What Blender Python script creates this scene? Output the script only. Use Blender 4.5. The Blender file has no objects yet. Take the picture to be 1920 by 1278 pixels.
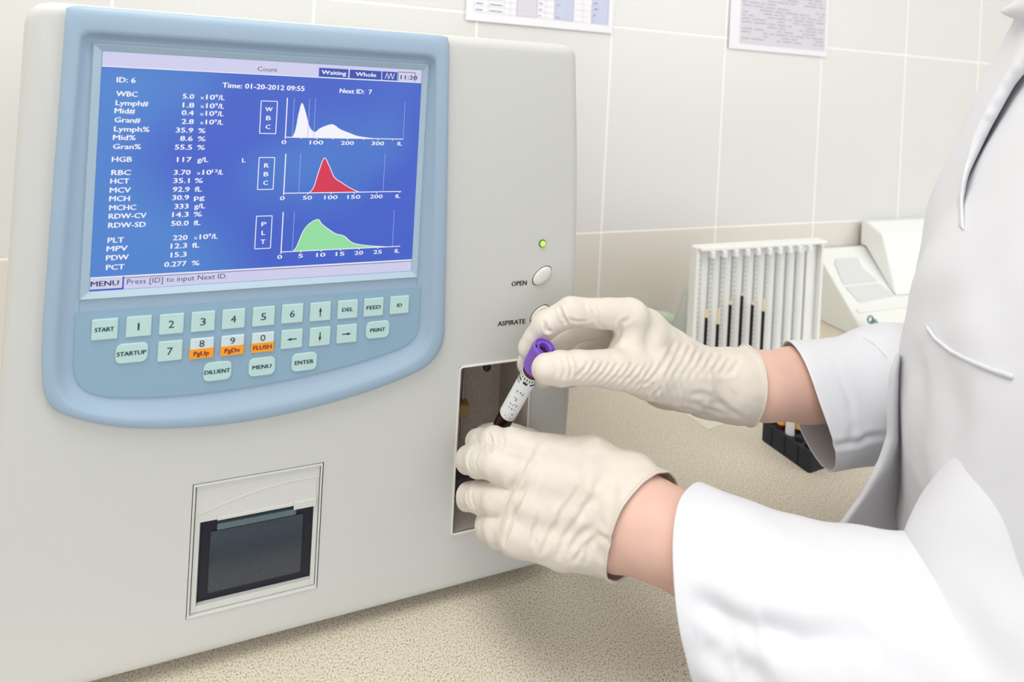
import bpy, bmesh, math, random
import numpy as np
from mathutils import Vector, Matrix
random.seed(7); rng = np.random.default_rng(5)
sc = bpy.context.scene
COL = sc.collection
# ---------------------------------------------------------------- camera, world, lights, exposure
# local millimetre frame: x along the analyser's face, y away from the camera, z up (counter top at z=-272)
ZC = -272.0
def W(x, y, z): return Vector((x/1000, y/1000, (z-ZC)/1000+0.9))
CP = np.array([124.473, -440.36, 150.453])
RA = np.array([[0.93663978, -0.34626517, 0.05297508], [-0.05038272, 0.01649063, 0.99859383], [0.34665185, 0.93799173, 0.002]])
FL = 1060.415; PX, PY = 960.07, 158.81
cam = bpy.data.objects.new('camera', bpy.data.cameras.new('camera')); COL.objects.link(cam)
cam.data.lens = 36*FL/1920; cam.data.sensor_width = 36
cam.data.shift_x = (960-PX)/1920; cam.data.shift_y = (PY-639)/1920
cam.data.clip_start = 0.01
M = Matrix([list(RA[0]), list(RA[1]), list(-RA[2])]).transposed().to_4x4()
M.translation = W(*CP); cam.matrix_world = M
cam.data.dof.use_dof = True; cam.data.dof.focus_distance = 0.445; cam.data.dof.aperture_fstop = 6.3
sc.camera = cam
wd = bpy.data.worlds.new('world'); sc.world = wd; wd.use_nodes = True
wd.node_tree.nodes['Background'].inputs[0].default_value = (0.93, 0.96, 1.0, 1)
wd.node_tree.nodes['Background'].inputs[1].default_value = 1.4
def area(name, loc, target, sx, sy, power, col=(1, 1, 1)):
    l = bpy.data.lights.new(name, 'AREA'); l.shape = 'RECTANGLE'; l.size = sx; l.size_y = sy; l.energy = power; l.color = col
    o = bpy.data.objects.new(name, l); COL.objects.link(o); o.location = loc
    d = Vector(target)-Vector(loc); o.rotation_euler = d.to_track_quat('-Z', 'Y').to_euler(); return o
area('window_daylight', (2.3, -1.6, 2.0), (0.6, 0.0, 1.1), 1.4, 1.2, 15, (1.0, 0.985, 0.96))
area('ceiling_lamp_light', (-0.15, -0.35, 2.6), (0.45, -0.05, 0.9), 1.2, 0.6, 19, (1.0, 0.985, 0.955))
sc.view_settings.view_transform = 'Standard'; sc.view_settings.look = 'None'
sc.view_settings.gamma = 1; sc.view_settings.use_curve_mapping = False
sc.view_settings.exposure = 0.0

# ---------------------------------------------------------------- helpers
def ray(px, py): return RA[0]*(px-PX)/FL-RA[1]*(py-PY)/FL+RA[2]
def P(px, py, Y):                       # point of the photo's ray lying at depth y=Y (millimetres)
    d = ray(px, py); return CP+d*(Y-CP[1])/d[1]
def PZ(px, py, Z):
    d = ray(px, py); return CP+d*(Z-CP[2])/d[2]
def PD(px, py, D): return CP+ray(px, py)*D
def proj(p):
    d = (np.asarray(p, float)-CP)@RA.T
    return np.stack([PX+FL*d[..., 0]/d[..., 2], PY-FL*d[..., 1]/d[..., 2], d[..., 2]], -1)
def F(px, py, Y=0.0):
    p = P(px, py, Y); return p[0], p[2]

def srgb(r, g, b):
    f = lambda c: (c/255/12.92) if c/255 <= 0.04045 else ((c/255+0.055)/1.055)**2.4
    return (f(r), f(g), f(b), 1)
MATS = {}
def mat(name, col, rough=0.5, spec=0.5, noise=0, nscale=200, bump=0, metal=0, trans=0, sss=0, emit=0, ior=1.45, detail=3, alpha=1, bumpdist=0.0005, coat=0, stretch=None):
    if name in MATS: return MATS[name]
    m = bpy.data.materials.new(name); m.use_nodes = True; MATS[name] = m
    nt = m.node_tree; b = nt.nodes['Principled BSDF']
    c = srgb(*col); b.inputs['Base Color'].default_value = c
    b.inputs['Roughness'].default_value = rough; b.inputs['Metallic'].default_value = metal
    b.inputs['Specular IOR Level'].default_value = spec; b.inputs['IOR'].default_value = ior
    b.inputs['Transmission Weight'].default_value = trans; b.inputs['Alpha'].default_value = alpha
    b.inputs['Coat Weight'].default_value = coat
    if sss:
        b.inputs['Subsurface Weight'].default_value = sss; b.inputs['Subsurface Radius'].default_value = (1, .5, .3); b.inputs['Subsurface Scale'].default_value = 0.004
    if emit:
        b.inputs['Emission Color'].default_value = c; b.inputs['Emission Strength'].default_value = emit
    tc = nt.nodes.new('ShaderNodeTexCoord')
    nz = nt.nodes.new('ShaderNodeTexNoise'); nz.inputs['Scale'].default_value = nscale; nz.inputs['Detail'].default_value = detail
    if stretch:
        mp = nt.nodes.new('ShaderNodeMapping'); mp.inputs['Scale'].default_value = stretch
        nt.links.new(tc.outputs['Object'], mp.inputs[0]); nt.links.new(mp.outputs[0], nz.inputs['Vector'])
    else: nt.links.new(tc.outputs['Object'], nz.inputs['Vector'])
    if noise:
        mx = nt.nodes.new('ShaderNodeMix'); mx.data_type = 'RGBA'
        mx.inputs[6].default_value = tuple(max(0, x*(1-noise)) for x in c[:3])+(1,)
        mx.inputs[7].default_value = tuple(min(1, x*(1+noise)) for x in c[:3])+(1,)
        nt.links.new(nz.outputs['Fac'], mx.inputs[0]); nt.links.new(mx.outputs[2], b.inputs['Base Color'])
    if bump:
        bp = nt.nodes.new('ShaderNodeBump'); bp.inputs['Strength'].default_value = bump; bp.inputs['Distance'].default_value = bumpdist
        nt.links.new(nz.outputs['Fac'], bp.inputs['Height']); nt.links.new(bp.outputs[0], b.inputs['Normal'])
    return m

ORG = {}
def org_of(o):
    while o is not None:
        if o.name in ORG: return ORG[o.name]
        o = o.parent
    return Vector((0, 0, 0))
class MB:
    def __init__(s): s.v = []; s.f = []; s.m = []
    def add(s, v, f, mi=0):
        o = len(s.v); s.v += [tuple(p) for p in v]; s.f += [tuple(i+o for i in q) for q in f]; s.m += [mi]*len(f); return s
    def box(s, x0, x1, y0, y1, z0, z1, mi=0):
        v = [(x, y, z) for x in (x0, x1) for y in (y0, y1) for z in (z0, z1)]
        return s.add(v, [(0, 1, 3, 2), (4, 6, 7, 5), (0, 4, 5, 1), (2, 3, 7, 6), (0, 2, 6, 4), (1, 5, 7, 3)], mi)
    def prism(s, pts, y0, y1, mi=0):      # outline in (x,z), extruded along y
        n = len(pts); v = [(x, y0, z) for x, z in pts]+[(x, y1, z) for x, z in pts]
        return s.add(v, [tuple(range(n)), tuple(range(2*n-1, n-1, -1))]+[(i, i+n, (i+1) % n+n, (i+1) % n) for i in range(n)], mi)
    def hprism(s, pts, z0, z1, mi=0):     # outline in (x,y), extruded along z
        n = len(pts); v = [(x, y, z0) for x, y in pts]+[(x, y, z1) for x, y in pts]
        return s.add(v, [tuple(range(n-1, -1, -1)), tuple(range(n, 2*n))]+[(i, (i+1) % n, (i+1) % n+n, i+n) for i in range(n)], mi)
    def rings(s, rs, cap0=True, cap1=True, mi=0, closed=True):
        n = len(rs[0]); v = [p for r in rs for p in r]; f = []
        for k in range(len(rs)-1):
            for i in range(n if closed else n-1):
                j = (i+1) % n; f.append((k*n+i, k*n+j, (k+1)*n+j, (k+1)*n+i))
        if cap0: f.append(tuple(range(n-1, -1, -1)))
        if cap1: f.append(tuple(range((len(rs)-1)*n, len(rs)*n)))
        return s.add(v, f, mi)
    def lathe(s, base, axis, prof, n=32, cap0=True, cap1=True, mi=0):   # prof: (radius, height along axis)
        a = Vector(axis).normalized(); u = a.orthogonal().normalized(); w = a.cross(u); b = Vector(base)
        rs = [[tuple(b+a*h+u*(r*math.cos(2*math.pi*i/n))+w*(r*math.sin(2*math.pi*i/n))) for i in range(n)] for r, h in prof]
        return s.rings(rs, cap0, cap1, mi)
    def tube(s, pts, r, n=8, closed=False, mi=0):
        pts = [Vector(p) for p in pts]; m = len(pts); rs = []; u = None
        for k, p in enumerate(pts):
            if closed: t = pts[(k+1) % m]-pts[k-1]
            else: t = pts[min(k+1, m-1)]-pts[max(k-1, 0)]
            t.normalize()
            u = t.orthogonal().normalized() if u is None else (u-t*u.dot(t)).normalized()
            w = t.cross(u); rr = r[k] if hasattr(r, '__len__') else r
            rs.append([tuple(p+u*(rr*math.cos(2*math.pi*i/n))+w*(rr*math.sin(2*math.pi*i/n))) for i in range(n)])
        if closed: rs.append(rs[0])
        return s.rings(rs, not closed, not closed, mi)
    def build(s, name, m, parent=None, smooth=False, bevel=0, seg=2, origin=None, solid=0, auto=None, vis=True):
        me = bpy.data.meshes.new(name)
        org = Vector(W(*origin)) if origin is not None else org_of(parent)
        vv = [W(*p)-org for p in s.v]
        me.from_pydata([tuple(p) for p in vv], [], s.f); 
        ms = m if isinstance(m, (list, tuple)) else [m]
        for x in ms: me.materials.append(x)
        if len(ms) > 1: me.polygons.foreach_set('material_index', s.m)
        bm = bmesh.new(); bm.from_mesh(me); bmesh.ops.recalc_face_normals(bm, faces=bm.faces); bm.to_mesh(me); bm.free()
        if smooth: me.polygons.foreach_set('use_smooth', [True]*len(me.polygons))
        if auto is not None:
            me.polygons.foreach_set('use_smooth', [True]*len(me.polygons))
            me.set_sharp_from_angle(angle=math.radians(auto))
        me.update()
        o = bpy.data.objects.new(name, me); COL.objects.link(o)
        if parent is not None: o.parent = parent
        else: o.location = org
        if bevel:
            b = o.modifiers.new('bevel', 'BEVEL'); b.width = bevel/1000; b.segments = seg; b.limit_method = 'ANGLE'; b.angle_limit = math.radians(40)
        if solid:
            b = o.modifiers.new('solid', 'SOLIDIFY'); b.thickness = solid/1000; b.offset = -1
        return o
def thing(name, label, cat, org, group=None, mesh=False):
    o = bpy.data.objects.new(name, None); COL.objects.link(o); o.empty_display_size = 0.02
    o.location = W(*org); ORG[o.name] = W(*org); tag(o, label, cat, group); return o
def tag(o, label, cat, group=None, kind=None):
    o['label'] = label; o['category'] = cat
    if group: o['group'] = group
    if kind: o['kind'] = kind
    return o
def structure(o): o['kind'] = 'structure'; return o
def plate_hole(mb, outer, inner, y):     # flat plate with one hole
    bm = bmesh.new(); es = []
    for lp in (outer, inner):
        vs = [bm.verts.new((x, y, z)) for x, z in lp]; es += [bm.edges.new((vs[i-1], vs[i])) for i in range(len(vs))]
    bmesh.ops.triangle_fill(bm, edges=es, use_beauty=True); bm.verts.index_update()
    mb.add([tuple(v.co) for v in bm.verts], [tuple(v.index for v in f.verts) for f in bm.faces]); bm.free()
def rrect(cx, cz, w, h, r, n=5):
    pts = []
    for sx, sz, a0 in ((1, 1, 0), (-1, 1, 90), (-1, -1, 180), (1, -1, 270)):
        for k in range(n+1):
            a = math.radians(a0+90*k/n); pts.append((cx+sx*(w/2-r)+r*math.cos(a), cz+sz*(h/2-r)+r*math.sin(a)))
    return pts
def smooth_poly(pts, radii, n=6):       # rounds polygon corners
    out = []; m = len(pts)
    for i in range(m):
        p = Vector(pts[i]); a = Vector(pts[i-1])-p; b = Vector(pts[(i+1) % m])-p; r = radii[i] if hasattr(radii, '__len__') else radii
        if r <= 0: out.append(tuple(p)); continue
        la = min(r, a.length*.48); lb = min(r, b.length*.48); s0 = p+a.normalized()*la; s1 = p+b.normalized()*lb
        for k in range(n+1):
            t = k/n; out.append(tuple(s0*(1-t)**2+p*2*t*(1-t)+s1*t*t))
    return out
_tc = {}
def text_geo(s, bold=0.0):
    k = (s, bold)
    if k in _tc: return _tc[k]
    c = bpy.data.curves.new('t', 'FONT'); c.body = s; c.size = 1; c.resolution_u = 2; c.offset = bold
    o = bpy.data.objects.new('t', c); COL.objects.link(o); bpy.context.view_layer.update()
    me = bpy.data.meshes.new_from_object(o.evaluated_get(bpy.context.evaluated_depsgraph_get()))
    v = [(p.co.x, p.co.y) for p in me.vertices]; f = [tuple(p.vertices) for p in me.polygons]
    bpy.data.objects.remove(o); bpy.data.curves.remove(c); bpy.data.meshes.remove(me)
    _tc[k] = (v, f); return _tc[k]
def put_text(mb, s, x0, x1, z, cap, y, bold=0.015, mi=0, slant=0):   # fit text into [x0,x1], baseline z, capital height cap
    v, f = text_geo(s, 0.0)
    if not v: return
    ax, bx = min(p[0] for p in v), max(p[0] for p in v)
    k = 2 if bold > .004 else 1
    for i in range(k):               # a second, slightly shifted stroke thickens the letters
        dx = (i-.5*(k-1))*cap*.09; dz = (i-.5*(k-1))*cap*.03
        mb.add([(x0+(p[0]-ax)/(bx-ax)*(x1-x0)+dx, y-.012*i, z+p[1]/0.70*cap+dz) for p in v], f, mi)

# ---------------------------------------------------------------- implicit surfaces (smooth unions of tapered capsules)
def surface_nets(f, org, h):
    s = f < 0
    nx, ny, nz = f.shape
    acc = np.zeros((nx-1, ny-1, nz-1, 3), np.float32); cnt = np.zeros((nx-1, ny-1, nz-1), np.float32)
    cs = [(i, j, k) for i in (0, 1) for j in (0, 1) for k in (0, 1)]
    sl = lambda c, d=0: tuple(slice(c[a], n-1+c[a]) for a, n in enumerate((nx, ny, nz)))
    for c in cs:
        for ax in range(3):
            if c[ax]: continue
            e = list(c); e[ax] = 1
            A = f[sl(c)]; B = f[sl(e)]; m = (A < 0) != (B < 0)
            idx = np.nonzero(m)
            a = A[idx]; b = B[idx]; t = a/(a-b)
            p = np.tile(np.array(c, np.float32), (len(t), 1)); p[:, ax] = t
            acc[idx] += p; cnt[idx] += 1
    cell = np.nonzero(cnt > 0)
    vid = -np.ones(cnt.shape, np.int64); vid[cell] = np.arange(len(cell[0]))
    v = (np.stack(cell, 1)+acc[cell]/cnt[cell][:, None])*h+np.array(org)
    quads = []
    for ax in range(3):
        o1, o2 = [a for a in range(3) if a != ax]
        A = [slice(1, n-1) for n in (nx, ny, nz)]; A[ax] = slice(0, (nx, ny, nz)[ax]-1)
        B = list(A); B[ax] = slice(1, (nx, ny, nz)[ax])
        a = s[tuple(A)]; b = s[tuple(B)]; idx = np.nonzero(a != b)
        sign = a[idx]
        g = [idx[0].copy(), idx[1].copy(), idx[2].copy()]
        for q in range(3):
            if q != ax: g[q] = g[q]+1
        def at(d1, d2):
            gg = list(g); gg[o1] = g[o1]+d1; gg[o2] = g[o2]+d2
            return vid[tuple(gg)]
        q = np.stack([at(-1, -1), at(0, -1), at(0, 0), at(-1, 0)], 1)
        flip = sign if ax != 1 else ~sign
        q[~flip] = q[~flip][:, ::-1]
        quads.append(q)
    return v, np.concatenate(quads)
def implicit(groups, h, pad=12, kf=1.0, kj=6.0):
    """groups[0]: core; groups[1:]: limbs/fingers, each a list of tapered capsules (a, b, ra, rb, k) in mm.
    Fingers meet each other almost sharply (kf) and melt into the core (kj)."""
    allp = [p for g in groups for p in g]
    lo = np.min([np.minimum(p[0]-p[2], p[1]-p[3]) for p in allp], 0)-pad; hi = np.max([np.maximum(p[0]+p[2], p[1]+p[3]) for p in allp], 0)+pad
    n = np.ceil((hi-lo)/h).astype(int)+1
    gx = [lo[a]+np.arange(n[a])*h for a in range(3)]
    def field(prims):
        f = np.full(n, 60., np.float32)
        for a, b, ra, rb, k in prims:
            R = max(ra, rb)+k+8+4*h
            i0 = np.maximum(((np.minimum(a, b)-R-lo)/h).astype(int), 0); i1 = np.minimum(((np.maximum(a, b)+R-lo)/h).astype(int)+2, n)
            X = gx[0][i0[0]:i1[0], None, None].astype(np.float32); Y = gx[1][None, i0[1]:i1[1], None].astype(np.float32); Z = gx[2][None, None, i0[2]:i1[2]].astype(np.float32)
            ba = (b-a).astype(np.float32); L = float(ba@ba)+1e-6
            t = np.clip(((X-a[0])*ba[0]+(Y-a[1])*ba[1]+(Z-a[2])*ba[2])/L, 0, 1)
            d = np.sqrt((X-a[0]-t*ba[0])**2+(Y-a[1]-t*ba[1])**2+(Z-a[2]-t*ba[2])**2)-(ra+(rb-ra)*t)
            S = (slice(i0[0], i1[0]), slice(i0[1], i1[1]), slice(i0[2], i1[2])); g = f[S]
            hh = np.maximum(k-np.abs(g-d), 0)/k
            f[S] = np.minimum(g, d)-hh*hh*k*0.25
        return f
    def sm(g, d, k):
        hh = np.maximum(k-np.abs(g-d), 0)/k
        return np.minimum(g, d)-hh*hh*k*0.25
    f = field(groups[0])
    if len(groups) > 1:
        u = field(groups[1])
        for g in groups[2:]: u = sm(u, field(g), kf)
        f = sm(f, u, kj)
    return surface_nets(f, lo, h)
def chain(pts, k):
    out = []
    for i in range(len(pts)-1):
        a, b = pts[i], pts[i+1]; out.append((np.array(a[:3], float), np.array(b[:3], float), a[3], b[3], k))
    return out
def pc(pts, k=5): return chain([tuple(P(x, y, Y))+(r,) for x, y, Y, r in pts], k)   # chain given as photo ray + depth
def vnormals(v, q):
    e1 = v[q[:, 2]]-v[q[:, 0]]; e2 = v[q[:, 3]]-v[q[:, 1]]; n = np.cross(e1, e2)
    N = np.zeros_like(v)
    for c in range(4): np.add.at(N, q[:, c], n)
    return N/np.maximum(np.linalg.norm(N, axis=1), 1e-9)[:, None]
def relax(v, q, it=1, w=.5):
    for _ in range(it):
        s = np.zeros_like(v); c = np.zeros(len(v))
        for a, b in ((0, 1), (1, 2), (2, 3), (3, 0)):
            np.add.at(s, q[:, a], v[q[:, b]]); np.add.at(s, q[:, b], v[q[:, a]]); np.add.at(c, q[:, a], 1); np.add.at(c, q[:, b], 1)
        v = v*(1-w)+w*s/np.maximum(c, 1)[:, None]
    return v
def crease(v, q, lines):
    """lines: list of (polyline [(px,py)..], depth, sigma). The polyline is laid on the surface, then the surface is pushed along its normals near it."""
    N = vnormals(v, q); pr = proj(v); disp = np.zeros(len(v))
    facing = ((v-CP)*N).sum(1) < 0
    for pl, dep, sg in lines:
        S = []
        for (x0, y0), (x1, y1) in zip(pl[:-1], pl[1:]):
            m = max(2, int(math.hypot(x1-x0, y1-y0)/3)); S += [(x0+(x1-x0)*t/m, y0+(y1-y0)*t/m) for t in range(m+1)]
        pts = []
        for i, (x, y) in enumerate(S):
            near = np.nonzero((np.abs(pr[:, 0]-x) < 4) & (np.abs(pr[:, 1]-y) < 4) & facing)[0]
            if len(near): pts.append((v[near[np.argmin(pr[near, 2])]], math.sin(math.pi*min(1, max(0, (i+.6)/(len(S)+.2))))**.5))
        if not pts: continue
        A = np.array([p[0] for p in pts])
        for _ in range(4):
            if len(A) > 2: A[1:-1] = (A[:-2]+2*A[1:-1]+A[2:])/4
        wt = np.array([p[1] for p in pts])
        lo = A.min(0)-4*sg; hi = A.max(0)+4*sg
        c = np.nonzero(((v > lo) & (v < hi)).all(1))[0]
        D = np.linalg.norm(v[c][:, None]-A[None], axis=2); j = D.argmin(1); d = D[np.arange(len(c)), j]
        disp[c] -= dep*wt[j]*(np.exp(-(d/sg)**2/2)-.45*np.exp(-((d-2.2*sg)/sg)**2/2))
    return v+N*disp[:, None]
def mesh_from(name, v, q, m, parent=None, smooth=True):
    me = bpy.data.meshes.new(name)
    org = np.array(org_of(parent))
    vv = v/1000.; vv[:, 2] += (-ZC)/1000+0.9; vv = vv-org
    me.from_pydata(vv.tolist(), [], q.tolist()); me.materials.append(m)
    me.polygons.foreach_set('use_smooth', [smooth]*len(me.polygons)); me.update()
    o = bpy.data.objects.new(name, me); COL.objects.link(o)
    if parent is not None: o.parent = parent
    return o
def snoise(p, sc_, seed=0):             # cheap smooth noise, p (n,3) mm
    r = np.random.default_rng(seed); out = np.zeros(len(p))
    for i in range(7):
        k = r.normal(size=3); k /= np.linalg.norm(k); out += np.sin(p@k*(2*math.pi/sc_)*(0.7+.6*r.random())+r.random()*7)
    return out/3.0
# ---------------------------------------------------------------- room
def tile_mat():
    m = bpy.data.materials.new('wall_tile'); m.use_nodes = True; nt = m.node_tree; b = nt.nodes['Principled BSDF']
    tc = nt.nodes.new('ShaderNodeTexCoord'); sx = nt.nodes.new('ShaderNodeSeparateXYZ'); nt.links.new(tc.outputs['Object'], sx.inputs[0])
    def mth(op, a, b_=None, c=None):
        n = nt.nodes.new('ShaderNodeMath'); n.operation = op
        for i, v in enumerate((a, b_, c)):
            if v is None: continue
            if isinstance(v, (int, float)): n.inputs[i].default_value = v
            else: nt.links.new(v, n.inputs[i])
        return n.outputs[0]
    def line(out, off, size, w):
        t = mth('FRACT', mth('DIVIDE', mth('SUBTRACT', out, off), size))
        d = mth('MULTIPLY', mth('MINIMUM', t, mth('SUBTRACT', 1.0, t)), size)
        return mth('SUBTRACT', 1.0, mth('MINIMUM', mth('DIVIDE', d, w), 1.0))
    z0 = (-89.5-ZC)/1000+0.9
    g = mth('MAXIMUM', line(sx.outputs[0], 0.6127, 0.23946, 0.0023), line(sx.outputs[2], z0, 0.350, 0.0023))
    gs = mth('MINIMUM', mth('MULTIPLY', g, 1.8), 1.0)
    # per tile tone
    tx = mth('FLOOR', mth('DIVIDE', mth('SUBTRACT', sx.outputs[0], 0.6127), 0.23946)); tz = mth('FLOOR', mth('DIVIDE', mth('SUBTRACT', sx.outputs[2], z0), 0.350))
    nz = nt.nodes.new('ShaderNodeTexNoise'); nz.inputs['Scale'].default_value = 3.0; nt.links.new(tc.outputs['Object'], nz.inputs['Vector'])
    r = nt.nodes.new('ShaderNodeMix'); r.data_type = 'RGBA'; r.inputs[6].default_value = srgb(219, 219, 216); r.inputs[7].default_value = srgb(222, 222, 219); nt.links.new(nz.outputs['Fac'], r.inputs[0])
    low = mth('LESS_THAN', sx.outputs[2], z0)
    r3 = nt.nodes.new('ShaderNodeMix'); r3.data_type = 'RGBA'; r3.inputs[7].default_value = srgb(221, 216, 209); nt.links.new(low, r3.inputs[0]); nt.links.new(r.outputs[2], r3.inputs[6])
    r2 = nt.nodes.new('ShaderNodeMix'); r2.data_type = 'RGBA'; r2.inputs[7].default_value = srgb(246, 246, 243); nt.links.new(gs, r2.inputs[0]); nt.links.new(r3.outputs[2], r2.inputs[6])
    nt.links.new(r2.outputs[2], b.inputs['Base Color']); b.inputs['Roughness'].default_value = 0.35
    bp = nt.nodes.new('ShaderNodeBump'); bp.inputs['Distance'].default_value = 0.001; bp.inputs['Strength'].default_value = 0.4; nt.links.new(mth('SUBTRACT', 1.0, gs), bp.inputs['Height']); nt.links.new(bp.outputs[0], b.inputs['Normal'])
    return m
YW = 405.0
structure(MB().box(-900, 3200, YW, YW+120, -1172, 1500).build('wall_back', tile_mat()))
paint = mat('wall_paint', (232, 229, 222), 0.9, noise=.03, nscale=8)
structure(MB().box(-1020, -900, -1800, YW+120, -1172, 1500).build('wall_left', paint))
structure(MB().box(2600, 2720, -900, YW+120, -1172, 1500).build('wall_right', paint))
structure(MB().box(-1020, 3200, -1800, YW+120, 1500, 1600).build('ceiling', mat('ceiling_paint', (232, 230, 224), 0.9)))
def floor_mat():
    m = mat('floor_vinyl', (150, 142, 130), 0.5, noise=.12, nscale=30); return m
structure(MB().box(-1020, 3200, -9000, YW+120, -1292, -1172).build('floor', floor_mat()))

def counter_mat():
    m = bpy.data.materials.new('speckled_laminate'); m.use_nodes = True; nt = m.node_tree; b = nt.nodes['Principled BSDF']
    tc = nt.nodes.new('ShaderNodeTexCoord')
    v = nt.nodes.new('ShaderNodeTexNoise'); v.inputs['Scale'].default_value = 800; v.inputs['Detail'].default_value = 2.0; nt.links.new(tc.outputs['Object'], v.inputs['Vector'])
    cr = nt.nodes.new('ShaderNodeValToRGB'); e = cr.color_ramp.elements
    e[0].position = .33; e[0].color = srgb(166, 153, 126); e[1].position = .5; e[1].color = srgb(228, 218, 201)
    x = cr.color_ramp.elements.new(.7); x.color = srgb(236, 228, 212)
    nt.links.new(v.outputs['Fac'], cr.inputs[0]); nt.links.new(cr.outputs[0], b.inputs['Base Color'])
    b.inputs['Roughness'].default_value = .55
    bp = nt.nodes.new('ShaderNodeBump'); bp.inputs['Distance'].default_value = .0006; bp.inputs['Strength'].default_value = .5; nt.links.new(v.outputs['Fac'], bp.inputs['Height']); nt.links.new(bp.outputs[0], b.inputs['Normal'])
    return m
YE = -112.0
prof = [(YW-1, ZC), (YE+18, ZC)]+[(YE+18-18*math.sin(a), ZC-18+18*math.cos(a)) for a in [math.pi/2*k/8 for k in range(1, 9)]]+[(YE, ZC-38), (YW-1, ZC-38)]
mb = MB(); mb.rings([[(x, y, z) for y, z in prof] for x in (-890, 2600)])
o = mb.build('worktop', counter_mat(), auto=50)
tag(o, 'long speckled beige laminate worktop running along the tiled wall under everything', 'worktop')
t = thing('base_cabinet', 'pale base cabinet carrying the speckled worktop, mostly out of view', 'cabinet', (800, 150, -1172))
cm = mat('cabinet_white', (222, 222, 216), .5)
MB().box(-880, 2590, YE+60, YW-2, -1072, ZC-38.5).build('body', cm, t)
MB().box(-880, 2590, YE+110, YW-2, -1172, -1072.5).build('plinth', mat('plinth_grey', (120, 120, 118), .6), t)
for k in range(7):
    x0 = -870+k*494
    d = MB().box(x0, x0+488, YE+40, YE+59, -1060, ZC-60).build('door', cm, t, bevel=2)
    MB().tube([(x0+440, YE+40, -420), (x0+440, YE+22, -420), (x0+440, YE+22, -540), (x0+440, YE+40, -540)], 4, 8).build('handle', mat('chrome', (190, 190, 190), .25, metal=1), d)
# paper sheets taped to the tiles
pm = mat('paper', (236, 236, 240), .8)
def wall_sheet(name, label, x0, x1, z0, z1, paint_cb):
    t = thing(name, label, 'paper sheet', ((x0+x1)/2, YW-.6, z0))
    ms = [pm, mat('print_blue', (196, 204, 226), .8), mat('print_grey', (214, 212, 220), .8), mat('print_ink', (150, 150, 172), .8), mat('print_dark', (110, 112, 135), .8)]
    mb = MB(); n = 12      # slightly bowed sheet standing off the wall at the lower edge
    rs = []
    for k in range(n+1):
        z = z0+(z1-z0)*k/n; y = YW-.8-2.0*(1-k/n)**2; rs.append([(x0, y, z), (x1, y, z), (x1, y-.3, z), (x0, y-.3, z)])
    mb.rings(rs); mb.build('sheet', pm, t)
    pb = MB(); paint_cb(pb); pb.build('printing', ms, t)
    return t
def q(pb, x0, x1, z0, z1, mi, z00, z11, off=.35):
    def yy(z): return YW-.8-2.0*(1-(z-z00)/(z11-z00))**2-.3-off
    n = max(1, int(abs(z1-z0)/12)); 
    for k in range(n):
        a = z0+(z1-z0)*k/n; b_ = z0+(z1-z0)*(k+1)/n
        pb.add([(x0, yy(a), a), (x1, yy(a), a), (x1, yy(b_), b_), (x0, yy(b_), b_)], [(0, 1, 2, 3)], mi)
def table_print(pb):
    X0, X1, Z0, Z1 = 354, 611, 248, 430; xa, za = 366, 262
    cols = [(0, 22, 0), (22, 46, 0), (46, 66, 0), (66, 98, 2), (98, 127, 0), (127, 158, 1), (158, 190, 0), (190, 219, 1)]
    for a, b_, c in cols:
        if c: q(pb, xa+a*1.08, xa+b_*1.08, za, Z1-12, c, Z0, Z1)
    for a in [0, 22, 46, 56, 66, 82, 98, 112, 127, 143, 158, 174, 190, 205, 219]: q(pb, xa+a*1.08-.3, xa+a*1.08+.3, za, Z1-12, 3 if a in (66, 98, 127, 158, 190, 219) else 2, Z0, Z1, .5)
    r = random.Random(3)
    for k in range(16):
        z = za+k*10.0; q(pb, xa, xa+219*1.08, z-.25, z+.25, 2, Z0, Z1, .5)
        for a, b_ in [(3, 14), (24, 44), (101, 108), (130, 137), (193, 199), (194, 202)]:
            if r.random() < .75: q(pb, xa+a*1.08, xa+b_*1.08*(.97+.02*r.random()), z+3, z+4.6, 3 if a < 190 else 4, Z0, Z1, .55)
wall_sheet('paper_table', 'white paper chart with blue and grey table columns, taped to the tiles above the analyser', 354, 611, 248, 430, table_print)
def text_print(pb):
    X0, X1, Z0, Z1 = 858, 1101, 241, 560; r = random.Random(9)
    q(pb, 882, 1095, 252, 550, 2, Z0, Z1, .2)
    z = 262
    while z < 550:
        x = 886+(r.random() < .3)*60
        while x < 1085:
            w = 8+r.random()*26
            if r.random() < .72: q(pb, x, min(x+w, 1090), z, z+1.3, 3, Z0, Z1, .45)
            x += w+5
        z += 6.2
ms_keep = 1
wall_sheet('paper_notice', 'white paper notice with fine grey text, on the tiles right of the table chart', 858, 1101, 241, 560, text_print)
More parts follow.
